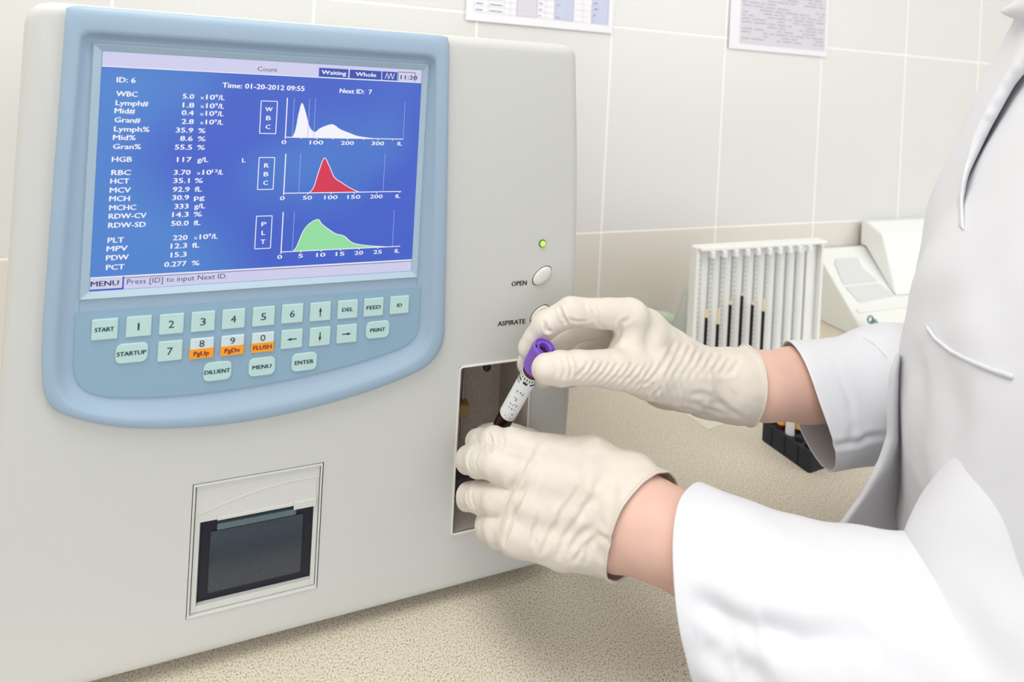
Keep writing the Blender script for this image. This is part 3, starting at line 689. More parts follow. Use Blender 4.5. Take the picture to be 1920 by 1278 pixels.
# ---------------------------------------------------------------- the blood tube held over the sample bay
top = P(1022, 651, -68); bot_dir = P(938, 800, -27)-top; L = np.linalg.norm(bot_dir); ax = bot_dir/L
def Tp(h): return top+ax*h
tb = thing('blood_collection_tube', 'violet-capped blood tube with white label, held by the two gloved hands at the sample bay', 'blood tube', tuple(Tp(92)))
capm = mat('cap_violet', (138, 92, 200), .35, spec=.5)
cp_ = MB(); up = -ax
a = Vector(ax); u = (Vector((1, 0, 0))-a*a.x).normalized(); w = a.cross(u)
def ring(h, r, ribs=0.0, n=96): return [tuple(Vector(Tp(h))+u*((r+ribs*(1 if (i//2) % 2 else -1)*.5)*math.cos(2*math.pi*i/n))+w*((r+ribs*(1 if (i//2) % 2 else -1)*.5)*math.sin(2*math.pi*i/n))) for i in range(n)]
cp_.rings([ring(6, 4.2), ring(2.5, 4.0), ring(.3, 4.4), ring(0, 4.9), ring(.6, 5.4), ring(1.6, 5.6), ring(1.6, 7.2), ring(0, 7.6), ring(0, 8.3), ring(.9, 8.7), ring(2.6, 8.7), ring(3.0, 8.6, .55), ring(19, 8.2, .55), ring(19.6, 8.3), ring(21.5, 8.3), ring(22, 7.7), ring(22, 6.6)], True, True)
cpo = cp_.build('cap', capm, tb, auto=45)
MB().lathe(tuple(Tp(5.5)), tuple(-ax), [(4.1, 0), (4.1, .4), (2.0, 1.0)], 24).build('stopper', mat('stopper_dark', (52, 36, 84), .6), cpo, smooth=True)
for s_ in (0, 1):   # two dark slots in the rim
    c = Vector(Tp(1.3))+(u*math.cos(.35+math.pi*s_)+w*math.sin(.35+math.pi*s_))*6.4
    MB().lathe(tuple(c), tuple(-ax), [(1.1, 0), (1.1, .5)], 12).build('rim_slot', mat('slot_violet', (44, 28, 80), .6), cpo)
RT = 6.4
gl = mat('tube_plastic', (205, 176, 160), .08, trans=1.0, ior=1.2, spec=.3)
MB().lathe(tuple(Tp(20)), tuple(ax), [(RT, 0), (RT, 68), (RT*.85, 72), (RT*.5, 75), (.5, 76)], 32).build('tube_wall', gl, tb, smooth=True)
MB().lathe(tuple(Tp(34)), tuple(ax), [(RT-.7, 0), (RT-.7, 54), (RT*.75, 58), (.5, 60.5)], 32).build('blood', mat('blood_dark', (52, 10, 22), .15), tb, smooth=True)
MB().lathe(tuple(Tp(22)), tuple(ax), [(RT-.7, 0), (RT-.7, 12)], 32).build('blood_film', mat('blood_film', (150, 100, 84), .4), tb, smooth=True)
lbm = mat('label_white', (232, 234, 236), .5); ink = mat('label_ink', (44, 34, 46), .5)
lb = MB().lathe(tuple(Tp(26.5)), tuple(ax), [(RT+.25, 0), (RT+.25, 47)], 48, cap0=False, cap1=False).build('label', lbm, tb, smooth=True)
lb['label'] = 'white wrap-round label with small black marks'
mk = MB()
e1 = CP-Tp(45); e1 = Vector(e1)-a*Vector(e1).dot(a); e1.normalize(); e2 = a.cross(e1)
def tpt(h, th, rr=RT+.4): return tuple(Vector(Tp(h))+e1*(rr*math.cos(th))+e2*(rr*math.sin(th)))
def patch(h0, h1, t0, t1, n=4):
    for k in range(n):
        a_, b_ = t0+(t1-t0)*k/n, t0+(t1-t0)*(k+1)/n; mk.add([tpt(h0, a_), tpt(h0, b_), tpt(h1, b_), tpt(h1, a_)], [(0, 1, 2, 3)])
for k in range(9): patch(27.6, 30.2, -1.35+k*.31, -1.25+k*.31, 1)
patch(31.6, 33.2, -1.5, -.62, 6); patch(31.4, 33.6, -.32, .22, 4); patch(31.8, 33.2, .5, 1.4, 6)
for k in range(4): patch(34.6, 37, .62+k*.2, .70+k*.2, 1)
r = random.Random(4)
for h in (42, 43.5, 49, 50.5, 55, 56.5, 60, 64, 65, 69.5):
    for k in range(3):
        t0 = -.55+k*.33+r.random()*.15
        if r.random() < .6: patch(h, h+.7+r.random()*.4, t0, t0+.08+.1*r.random(), 1)
mk.build('label_print', ink, lb)

def clear_solid(v):          # keep soft surfaces outside the tube, the analyser's face and the bay walls
    v = v.copy(); d = v-Tp(0); h = d@ax; rad = d-h[:, None]*ax; r_ = np.linalg.norm(rad, axis=1)
    R_ = np.where(h < 24.5, 10.1, 7.3); R_[(h < -.4) | (h > 96.6)] = 0
    m_ = (r_ < R_); v[m_] += rad[m_]/np.maximum(r_[m_], .2)[:, None]*(R_[m_]-r_[m_])[:, None]
    inb = (v[:, 0] > 259) & (v[:, 0] < 312.5) & (v[:, 2] > -210) & (v[:, 2] < -83)
    k_ = (v[:, 0] < 366) & (v[:, 0] > -60) & (v[:, 2] < 195) & (v[:, 1] > -3.6) & ~inb & (v[:, 1] < 60)
    v[k_, 1] = -3.6
    return v
# ---------------------------------------------------------------- black foam rack and its tubes
rk = thing('tube_rack', 'black foam tube rack with round holes on the worktop behind the far cuff', 'tube rack', (720, 90, ZC))
A0_ = np.array(PZ(1430, 826, ZC)); B0 = np.array(PZ(1517, 888, ZC)); C0_ = np.array(PZ(1662, 850, ZC))
du = (B0-A0_); du[2] = 0; Lu = np.linalg.norm(du); du /= Lu; dv = (C0_-B0); dv[2] = 0; dv -= du*(dv@du); dv /= np.linalg.norm(dv)
HR = 24.0
foam = mat('foam_black', (46, 48, 56), .8, noise=.5, nscale=700, bump=.9, bumpdist=.0012)
Lu0 = 5*12.6+4; LV = 190; NU, NV = 5, 14; RH_ = 5.1
org_ = B0-du*Lu0
def R2(u_, v_, z): p = org_+du*u_+dv*v_; return (p[0], p[1], z)
def poly_hole_plate():
    bm = bmesh.new(); es = []
    def loop(pts):
        vs = [bm.verts.new(p) for p in pts]
        for i in range(len(vs)): es.append(bm.edges.new((vs[i-1], vs[i])))
    outer = smooth_poly([(0, 0), (Lu0, 0), (Lu0, LV), (0, LV)], 5, 5)
    loop([R2(x, y, ZC+HR) for x, y in outer])
    for i in range(NU):
        for j in range(NV): loop([R2(8.4+i*12.6+RH_*math.cos(t), 8.4+j*13.2+RH_*math.sin(t), ZC+HR) for t in [2*math.pi*k/20 for k in range(20)]])
    bmesh.ops.triangle_fill(bm, edges=es, use_beauty=True)
    bm.verts.index_update(); mb = MB(); mb.add([tuple(v.co) for v in bm.verts], [tuple(v.index for v in f.verts) for f in bm.faces]); bm.free()
    mb.rings([[R2(x, y, ZC+.05) for x, y in outer], [R2(x, y, ZC+HR) for x, y in outer]], True, False)
    for i in range(NU):
        for j in range(NV):
            c = lambda z, r_=RH_: [R2(8.4+i*12.6+r_*math.cos(t), 8.4+j*13.2+r_*math.sin(t), z) for t in [2*math.pi*k/20 for k in range(20)]]
            mb.rings([c(ZC+HR), c(ZC+3)], False, True)
            mb.rings([c(ZC+HR, 6.1), c(ZC+HR+.7, 5.8), c(ZC+HR+.5, 5.2), c(ZC+HR, RH_)], False, False)
    return mb
rko = poly_hole_plate().build('foam_block', foam, rk, auto=40)
for s_ in (16, 34, 52):
    MB().rings([[R2(s_-.6, -.5, ZC+1), R2(s_+.6, -.5, ZC+1), R2(s_+.6, -.5, ZC+HR-1), R2(s_-.6, -.5, ZC+HR-1)], [R2(s_-.6, .4, ZC+1), R2(s_+.6, .4, ZC+1), R2(s_+.6, .4, ZC+HR-1), R2(s_-.6, .4, ZC+HR-1)]]).build('side_groove', mat('groove_black', (18, 18, 22), .9), rk)
def rack_tube(name, label, i, j, body, cap, h=75, fill=None, lbl=None):
    base = R2(8.4+i*12.6, 8.4+j*13.2, ZC+3.2)
    t = thing(name, label, 'sample tube', base, 'sample tubes standing in the black foam rack')
    MB().lathe(base, (0, 0, 1), [(1, 0), (3, .8), (4.6, 4), (4.8, 8), (4.8, h)], 24).build('tube_wall', body, t, smooth=True)
    MB().lathe((base[0], base[1], base[2]+h-6), (0, 0, 1), [(5.8, 0), (5.8, 12), (5.2, 14)], 24).build('cap', cap, t, auto=40)
    if fill: MB().lathe(base, (0, 0, 1), [(1, .3), (4.7, 4.0), (4.88, 8), (4.9, fill[1])], 24, cap1=False).build('settled_cells', fill[0], t, smooth=True)
    if lbl: MB().lathe((base[0], base[1], base[2]+lbl[1]), (0, 0, 1), [(5.0, 0), (5.0, 34)], 24, cap0=False, cap1=False).build('label', lbl[0], t, smooth=True)
    return t
serum = mat('serum_amber', (236, 170, 62), .25, spec=.5); cells = mat('cells_dark', (70, 18, 40), .3); dk = mat('tube_slate', (44, 54, 66), .3)
rack_tube('sample_tube', 'dark slate sample tube in the black rack, at its left corner', 0, 0, dk, mat('cap_slate', (48, 58, 72), .4), 62)
rack_tube('sample_tube', 'amber serum tube with dark red bottom between slate and white tubes in the rack', 1, 0, serum, mat('cap_amber', (226, 160, 50), .4), 62, (cells, 27))
rack_tube('sample_tube', 'white labelled sample tube in the black rack, between the two amber ones', 2, 0, mat('tube_milk', (196, 204, 214), .3), mat('cap_white', (232, 232, 236), .4), 62, None, (mat('tube_label', (236, 236, 240), .5), 22))
rack_tube('sample_tube', 'golden serum tube right of the white labelled tube in the rack', 2, 1, mat('serum_gold', (222, 170, 70), .25), mat('cap_gold', (216, 160, 60), .4), 62, (mat('cells_black', (36, 22, 34), .3), 26))

# ---------------------------------------------------------------- sedimentation stand with graduated pipettes
YS2 = 232.0
st = thing('sedimentation_stand', 'white sedimentation stand with scale board holding ten glass pipettes, before the tiles', 'pipette stand', (780, YS2+10, ZC))
wp = mat('stand_white', (242, 243, 240), .45)
xl, xr = P(1312, 460, YS2+8)[0], P(1524, 450, YS2+8)[0]; zt_ = P(1330, 462, YS2+4)[2]
MB().box(xl-6, xr+8, YS2+6, YS2+11, ZC+8, zt_-2).build('scale_board', wp, st, bevel=1)
MB().box(xl-10, xr+12, YS2-9, YS2+12, zt_-3, zt_+2).build('top_rail', wp, st, bevel=1)
MB().box(xl-12, xr+14, YS2-40, YS2+40, ZC+.05, ZC+8).build('base', wp, st, bevel=2)
MB().box(xl-13, xl-6.3, YS2-2, YS2+12, ZC+8, zt_+1).build('side_post', wp, st, bevel=1); MB().box(xr+8.3, xr+14, YS2-2, YS2+12, ZC+8, zt_+1).build('side_post', wp, st, bevel=1)
xs = [P(x, 470, YS2-3)[0] for x in (1331, 1353, 1374.5, 1395.7, 1416, 1437, 1456, 1475, 1493, 1511.5)]
for x in xs: MB().box(x-3.6, x+3.6, YS2-12, YS2-6, zt_-13, zt_-3).build('spring_clip', mat('clip_clear', (238, 240, 242), .3), st, bevel=1)
tk = MB()
for i, x in enumerate(xs):
    for k in range(26):
        z = ZC+20+k*7.0
        if z < zt_-16: tk.box(x-11 if k % 2 else x-12.5, x-6.5, YS2+5.7, YS2+6.1, z, z+.8)
tk.build('graduations', mat('tick_grey', (176, 174, 178), .6), st)
hts = [(590, 575), (606, 574), (570, 562), (553, 546), (570, 562), (582, 556)]
pip_glass = mat('pipette_glass', (214, 218, 220), .15, spec=.5); bl = mat('pipette_blood', (22, 14, 22), .3); pl = mat('pipette_plasma', (240, 224, 188), .3)
shd = mat('pipette_empty', (184, 187, 190), .2)
ordn = ['leftmost', 'second from left', 'third from left', 'fourth from left, the fullest', 'fifth from left', 'sixth from left']
for i, x in enumerate(xs):
    nm = 'blood-filled glass pipette in the white stand, %s' % ordn[i] if i < 6 else 'empty graduated glass pipette in the white stand, %s' % ['fourth from right', 'third from right', 'second from right', 'rightmost'][i-6]
    t = thing('sedimentation_pipette', nm, 'pipette', (x, YS2-3, ZC+8.1), 'pipettes in the sedimentation stand')
    if i < 6:
        zb_ = P(0, hts[i][0], YS2-3); 
        p = None
        px_ = (1331, 1353, 1374.5, 1395.7, 1416, 1437)[i]-9
        zc_ = P(px_, (595, 607, 571, 554, 571, 583)[i], YS2-3)[2]; zp = P(px_, (580, 578, 563, 550, 565, 560)[i], YS2-3)[2]
        MB().lathe((x, YS2-3, ZC+8.1), (0, 0, 1), [(2.3, 0), (2.3, zc_-ZC-8)], 12).build('blood_column', bl, t, auto=40)
        MB().lathe((x, YS2-3, zc_+.1), (0, 0, 1), [(2.2, 0), (2.2, zp-zc_)], 12).build('plasma_column', pl, t, auto=40)
        MB().lathe((x, YS2-3, zp+.2), (0, 0, 1), [(1.5, 0), (1.5, zt_-14-zp)], 12).build('glass_stem', shd, t, auto=40)
    else:
        MB().lathe((x, YS2-3, ZC+8.1), (0, 0, 1), [(1.7, 0), (1.7, zt_-14-ZC-8)], 12).build('glass_stem', shd, t, auto=40)

# ---------------------------------------------------------------- white slanted instrument by the wall
wb = thing('slanted_white_case', 'white plastic case with sloping recessed front, on the worktop right of the pipette stand', 'plastic case', (1180, 330, ZC))
whp = mat('case_white', (232, 234, 230), .4)
def yz(mb, prof, x0, x1): mb.rings([[(x0, y, z) for y, z in prof], [(x1, y, z) for y, z in prof]]); return mb
body = [(400, ZC+.1), (400, -140), (392, -138), (302, -236), (290, -250), (286, ZC+.1)]
yz(MB(), body, 1086, 1560).build('body', whp, wb, bevel=3, seg=3)
def sl(x, s_, off_=1.5):       # point on the slope; s_ 0 top .. 1 front
    y = 390+(304-390)*s_; z = -139+(-234+139)*s_; n = Vector((0, -.74, .67)); return (x, y-.74*off_, z+.67*off_)
rc = MB(); rc.rings([[sl(1112, .22, .4), sl(1180, .16, .4), sl(1196, .62, .4), sl(1106, .62, .4)], [sl(1118, .28, -3), sl(1174, .24, -3), sl(1186, .58, -3), sl(1112, .58, -3)]], False, True)
rcm = mat('case_grey', (214, 216, 216), .5)
rp = MB()
pts = [(1112, .24), (1122, .17), (1180, .17), (1176, .34), (1196, .56), (1104, .56)]
rp.rings([[sl(x, s_, .2) for x, s_ in pts], [sl(x, s_, 1.0) for x, s_ in pts]]); rp.build('hand_recess', rcm, wb, bevel=.5)
rp = MB(); pts = [(1104, .60), (1196, .60), (1214, .80), (1116, .84)]; rp.rings([[sl(x, s_, .2) for x, s_ in pts], [sl(x, s_, 1.0) for x, s_ in pts]]); rp.build('recess_ledge', rcm, wb, bevel=.5)
rp = MB(); pts = [(1100, .93), (1550, .93), (1550, .98), (1100, .98)]; rp.rings([[sl(x, s_, .2) for x, s_ in pts], [sl(x, s_, 2.0) for x, s_ in pts]]); rp.build('front_ledge', whp, wb, bevel=.5)
ld = MB(); n0, n1 = 1215, 1560
yz(ld, [(398, -137), (398, -92), (385, -86), (352, -104), (318, -214), (330, -206), (386, -137)], n0, n1); ld.build('raised_lid', mat('case_lid', (238, 240, 238), .35), wb, bevel=3, seg=3)

tl = thing('teal_clip', 'small teal-grey plastic clip lying before the white case, just above the far sleeve', 'clip', (1052, 270, ZC))
c0 = np.array(P(1640, 612, 262)); c0[2] = max(c0[2], ZC+6)
g = MB(); tm = mat('teal_plastic', (120, 158, 156), .35)
base = P(1640, 600, 270); tz = base[2]
g.tube([(base[0]-20*math.cos(math.pi*k/20), base[1]+5*math.sin(k*.6), ZC+3+(tz-ZC-4)*math.sin(math.pi*k/20)) for k in range(21)], 3.0, 10).build('clip_body', tm, tl, smooth=True)
MB().tube([(base[0]-7+6*math.cos(t), base[1]+3, base[2]+1+6*math.sin(t)) for t in [2*math.pi*k/16 for k in range(16)]], 1.6, 8, closed=True).build('clip_ring', tm, tl, smooth=True)

# ---------------------------------------------------------------- frosted funnel cup with green contents behind the far hand
fz = mat('frosted_plastic', (222, 226, 220), .4, trans=.35, ior=1.1); gr = mat('green_liquid', (112, 178, 148), .3)
fb = np.array(PZ(1283, 668, ZC))
bt = thing('wash_bottle', 'blurred frosted squeeze bottle with green liquid behind the far glove', 'bottle', tuple(fb))
MB().lathe(tuple(fb), (0, 0, 1), [(22, 0.1), (23, 4), (23, 40), (20, 54), (15, 74), (9, 94), (7, 108), (5, 116)], 28).build('bottle_wall', fz, bt, smooth=True)
MB().lathe(tuple(fb+np.array([0, 0, .8])), (0, 0, 1), [(21, 0), (22, 3), (22, 38), (19, 52), (13, 66)], 28).build('green_liquid', gr, bt, smooth=True)
fb2 = np.array(PZ(1240, 640, ZC)); 
cu = thing('plastic_cup', 'small pale greenish plastic cup behind the far glove, left of the bottle', 'cup', tuple(fb2))
MB().lathe(tuple(fb2), (0, 0, 1), [(18, .1), (21, 34), (23, 44), (21.5, 44), (19, 32), (15, 3)], 28).build('cup_wall', mat('cup_green', (206, 218, 196), .4), cu, smooth=True)

# paper slip on the worktop
c = np.array(PZ(1327, 806, ZC)); a_ = np.array(PZ(1270, 765, ZC))-c; b_ = np.array(PZ(1445, 782, ZC))-c; a_ /= np.linalg.norm(a_); b_ -= a_*(a_@b_); b_ /= np.linalg.norm(b_)
q_ = [c, c+a_*150, c+a_*150+b_*210, c+b_*210]
o = MB().rings([[tuple(p+np.array([0, 0, .15])) for p in q_], [tuple(p+np.array([0, 0, .5])) for p in q_]]).build('paper_slip', mat('slip_paper', (228, 224, 210), .8), origin=tuple(c+np.array([0, 0, .15])))
tag(o, 'plain pale paper lying on the worktop under the far glove', 'paper sheet')
# ---------------------------------------------------------------- person
person = thing('person', 'person in white lab coat and cream gloves leaning in from the right, holding a tube', 'person', (760, -330, -1172))
def latex():
    m = mat('latex', (226, 217, 206), .48, spec=.35, noise=.05, nscale=60, sss=.12, detail=4)
    nt = m.node_tree; b = nt.nodes['Principled BSDF']; tc = nt.nodes.new('ShaderNodeTexCoord')
    mp = nt.nodes.new('ShaderNodeMapping'); mp.inputs['Rotation'].default_value = (0, .5, .4); mp.inputs['Scale'].default_value = (1.0, .35, .35)
    nz = nt.nodes.new('ShaderNodeTexNoise'); nz.inputs['Scale'].default_value = 150; nz.inputs['Detail'].default_value = 3; nz.inputs['Distortion'].default_value = .6
    nt.links.new(tc.outputs['Object'], mp.inputs[0]); nt.links.new(mp.outputs[0], nz.inputs['Vector'])
    bp = nt.nodes.new('ShaderNodeBump'); bp.inputs['Strength'].default_value = .35; bp.inputs['Distance'].default_value = .0006
    nt.links.new(nz.outputs['Fac'], bp.inputs['Height']); nt.links.new(bp.outputs[0], b.inputs['Normal']); return m
latex_m = latex()
skin = mat('skin', (230, 190, 174), .5, spec=.35, noise=.06, nscale=90, sss=.2, bump=.15, bumpdist=.0003)
# --- right hand (upper): palm towards the viewer's left, thumb nearest, index over the cap
RI = [(1180, 590, -56, 12.5), (1070, 584, -54, 10.4), (1022, 610, -47, 10.0), (992, 652, -40, 9.0)]
RM_ = [(1166, 608, -34, 11.5), (1082, 616, -32, 9.4), (1044, 646, -30, 9.2), (991, 682, -30, 9.2)]
RR_ = [(1160, 632, -14, 11), (1092, 645, -12, 9.0), (1058, 674, -16, 9.0), (1018, 706, -24, 9)]
RP_ = [(1165, 660, 2, 10.5), (1114, 666, -2, 9.2), (1092, 690, -10, 8.8), (1070, 707, -17, 8)]
RT_ = [(1024, 691, -82, 10.2), (1052, 691, -83, 11.0), (1086, 688, -82, 11.2), (1150, 691, -78, 13.2), (1215, 700, -70, 18), (1290, 716, -62, 22)]
RPALM = [[(1183, 592, -54, 12.5), (1215, 618, -50, 15), (1262, 668, -50, 20), (1330, 716, -54, 25)],
         [(1166, 610, -34, 12), (1250, 690, -38, 21), (1330, 720, -50, 25)],
         [(1160, 636, -12, 11.5), (1240, 705, -26, 20), (1330, 724, -44, 24)],
         [(1165, 664, 2, 11), (1240, 715, -20, 20), (1330, 728, -40, 23)],
         [(1186, 600, -58, 11), (1178, 650, -62, 12), (1160, 684, -68, 12)],
         [(1215, 640, -58, 15), (1215, 690, -62, 17)]]
RWR = [(1320, 716, -54, 25.5), (1370, 721, -58, 26.5), (1425, 722, -62, 27.5)]
FOREARM_R = []
elbR = np.array([735., -75., -125.]); shR = np.array([850., -190., 120.])
# --- left hand (lower): back of the hand towards the viewer, fingers reaching into the bay
LI = [(1032, 855, -74, 12.5), (958, 832, -56, 10.4), (926, 830, -46, 10.2), (903, 829, -28, 9.4), (893, 827, -14, 9)]
LM_ = [(1010, 896, -80, 13.5), (930, 867, -60, 11.4), (898, 862, -44, 10.8), (877, 861, -28, 9.8)]
LR_ = [(995, 944, -84, 13), (932, 934, -64, 10.8), (900, 931, -46, 10.2), (877, 930, -30, 9.6)]
LP_ = [(978, 992, -86, 12.5), (935, 990, -70, 11), (915, 984, -54, 9.8)]
LT_ = [(1120, 885, -60, 17), (1050, 862, -38, 14), (990, 833, -12, 11.5), (945, 815, 4, 10.5), (910, 818, 8, 9.5)]
LPALM = [[(1032, 853, -76, 12.5), (1110, 862, -90, 14.5), (1180, 915, -104, 21), (1205, 965, -112, 28)],
         [(1010, 897, -82, 13), (1100, 905, -94, 17), (1190, 955, -108, 24)],
         [(996, 944, -86, 13), (1090, 955, -98, 17), (1190, 970, -110, 24)],
         [(978, 994, -88, 13), (1060, 1012, -100, 15), (1150, 1012, -110, 20), (1200, 985, -112, 26)],
         [(960, 1010, -88, 9), (1050, 1030, -100, 9.5), (1120, 1036, -108, 9.5)]]
LWR = [(1180, 965, -112, 27), (1215, 985, -118, 28.5)]
elbL = np.array([508., -262., -165.]); shL = np.array([600., -395., 130.])
LW_ = P(1218, 986, -120)
def P4(a): return tuple(P(a[0], a[1], a[2]))+(a[3],)
K = 4.0
def palm_prims(palm, grow=0.0, kp=5):
    pr_ = []
    for c in palm: pr_ += pc([(a, b_, y, r_+grow) for a, b_, y, r_ in c], kp)
    return pr_
def finger_groups(fingers, grow=0.0): return [pc([(a, b_, y, r_+grow) for a, b_, y, r_ in c], 3) for c in fingers]
def glove(name, label, prims, cut_co, cut_no, creases, h=0.85, flare=None, amp=.25):
    v, q = implicit(prims, h, 8)
    v = relax(v, q, 3, .5)
    v = crease(v, q, [(l_, d_*1.45, s_*.85) for l_, d_, s_ in creases])
    N = vnormals(v, q); v = v+N*(amp*snoise(v, 21, 3)+amp*.6*snoise(v, 9, 4))[:, None]
    if flare is not None:
        c0, no_, ln, amt = flare        # swell and ripple the loose cuff towards its open end
        s_ = ((v-c0)@no_)/ln+1; s_ = np.clip(s_, 0, 1.3)**2
        v = v+N*(s_*(amt+.5*amt*snoise(v, 34, 8)))[:, None]
    v = clear_solid(v)
    bm = bmesh.new(); vs = [bm.verts.new(p) for p in v]
    for f in q: bm.faces.new([vs[i] for i in f])
    bmesh.ops.bisect_plane(bm, geom=bm.verts[:]+bm.edges[:]+bm.faces[:], plane_co=cut_co, plane_no=cut_no, clear_outer=True)
    # keep only the biggest boundary loop for the bead
    bd = [e for e in bm.edges if e.is_boundary]
    nxt = {}
    for e in bd:
        a, b_ = e.verts; nxt.setdefault(a, []).append(b_); nxt.setdefault(b_, []).append(a)
    loop = []
    if bd:
        s_ = bd[0].verts[0]; prev = None; cur = s_
        while True:
            loop.append(tuple(cur.co)); n_ = [x for x in nxt[cur] if x is not prev]
            if not n_: break
            prev, cur = cur, n_[0]
            if cur is s_ or len(loop) > 4000: break
    bm.verts.index_update(); vv = np.array([tuple(x.co) for x in bm.verts]); ff = [[x.index for x in f.verts] for f in bm.faces]; bm.free()
    me = bpy.data.meshes.new(name); org = np.array(org_of(person)); w = vv/1000.; w[:, 2] += (-ZC)/1000+.9; w -= org
    mb = MB(); mb.add([tuple(x) for x in vv], ff)
    if len(loop) > 20: mb.tube(loop[::2], .95, 6, closed=True)
    o = mb.build(name, latex_m, person, smooth=True)
    o['label'] = label; return o
# creases of the upper glove: knuckles, thumb-base folds, cuff gathers
cr_r = [([(1046, 574), (1053, 592), (1060, 608)], 1.5, 1.2), ([(1018, 600), (1024, 612), (1034, 624)], 1.6, 1.2),
        ([(1064, 600), (1085, 606), (1105, 606)], .7, 1.2), ([(1100, 566), (1104, 585), (1108, 604)], .5, 1.3), ([(1113, 572), (1119, 592), (1128, 618)], .6, 1.4), ([(1124, 575), (1130, 592), (1134, 620)], .5, 1.3),
        ([(1060, 668), (1063, 690), (1060, 708)], .8, 1.3), ([(1068, 666), (1074, 690), (1070, 712)], .9, 1.3), ([(1044, 676), (1046, 692), (1045, 705)], .4, 1.2)]
for k in range(11):      # fan of folds at the thumb base
    x0 = 1085+k*11.5; cr_r.append(([(x0+22+k*2.2, 676+k*.6), (x0+11+k, 692+k*1.8), (x0-2, 709+k*3.2)], .85-.02*k, 1.35))
cr_r += [([(1155, 744), (1190, 722), (1206, 694)], .8, 1.5), ([(1196, 728), (1216, 716)], .7, 1.4), ([(1222, 752), (1240, 733)], .8, 1.6), ([(1186, 590), (1168, 612), (1150, 640)], .8, 1.8), ([(1176, 596), (1160, 620), (1142, 648)], .5, 1.5)]
for k in range(9):       # gathers behind the wrist
    x0 = 1262+k*15; cr_r.append(([(x0+6, 640+k*4.0), (x0-8, 668+k*3), (x0-26, 700)], 1.0, 1.9))
for k in range(5): cr_r.append(([(1226+k*14, 720), (1230+k*15, 745), (1228+k*15, 760)], .5, 1.8))
cr_r += [([(1300, 742), (1330, 738), (1372, 770)], .9, 2.2), ([(1320, 752), (1350, 762), (1390, 785)], .9, 2.2), ([(1290, 756), (1330, 770), (1370, 782)], .8, 2.2), ([(1345, 700), (1380, 740), (1385, 775)], .6, 3.0)]
cR = P(1404, 722, -62); nR = np.array(P(1500, 720, -64))-np.array(P(1425, 722, -62)); nR /= np.linalg.norm(nR)
nRc = nR+np.array([-.12, -.22, -.06]); nRc /= np.linalg.norm(nRc)
prR = palm_prims(RPALM)+pc([(a, b_, y, r_+1.0) for a, b_, y, r_ in RWR+[(1470, 721, -63, 29.5)]], 6)
glove('glove', 'upper glove pinching the violet cap, wrinkled at the thumb base', [prR]+finger_groups([RI, RM_, RR_, RP_, RT_]), cR, nRc, cr_r, flare=(cR, nR, 34, 1.6))
cr_r += [([(1064, 614), (1072, 628), (1074, 640)], .8, 1.0), ([(1082, 640), (1090, 652), (1088, 664)], .8, 1.0), ([(1106, 614), (1114, 634), (1122, 650)], .8, 1.2), ([(1048, 630), (1054, 644)], .5, 1.0)]
cr_l = [([(1002, 830), (975, 880), (945, 935), (930, 985)], .9, 2.0), ([(1032, 832), (995, 880), (965, 940), (945, 1000)], .9, 2.0), ([(1048, 836), (1010, 880), (975, 950)], .6, 2.0),
        ([(985, 905), (960, 965), (942, 1016)], 1.5, 1.3), ([(1090, 900), (1050, 965), (1008, 1040)], .9, 1.8), ([(1108, 930), (1070, 985), (1040, 1046)], .9, 1.8), ([(1010, 960), (1000, 1000), (1002, 1038)], .6, 1.6),
        ([(1135, 880), (1100, 950), (1085, 1000)], .6, 2.4), ([(1065, 1030), (1085, 1000), (1110, 985)], .8, 2.0), ([(1095, 1048), (1105, 1015), (1120, 1000)], .8, 2.0), ([(1120, 1000), (1140, 1010), (1148, 1045)], .8, 2.0), ([(1080, 1050), (1090, 1030), (1095, 1015)], .6, 1.6),
        ([(913, 806), (918, 825), (916, 842)], 1.2, 1.3), ([(938, 808), (942, 824), (940, 842)], .4, 1.2), ([(880, 842), (874, 862), (878, 884)], .5, 1.2), ([(893, 846), (888, 866), (892, 890)], .6, 1.2),
        ([(874, 908), (872, 930), (878, 950)], .5, 1.2), ([(885, 912), (882, 932), (886, 952)], .5, 1.2), ([(1150, 900), (1145, 940), (1140, 985)], .6, 3.0)]
cL = P(1203, 982, -117); aL = elbL-LW_; aL /= np.linalg.norm(aL)
prL = palm_prims(LPALM)+pc([(a, b_, y, r_+1.0) for a, b_, y, r_ in LWR], 6)+chain([tuple(LW_)+(29.5,), tuple(LW_+aL*60)+(33,)], 6)
nLc = aL+np.array([-.34, -.5, .0]); nLc /= np.linalg.norm(nLc)
glove('glove', 'lower glove with the back of the hand to the camera, fingers around the tube', [prL]+finger_groups([LI, LM_, LR_, LP_, LT_]), cL, nLc, cr_l, flare=(cL, aL, 30, 1.2), amp=.3)

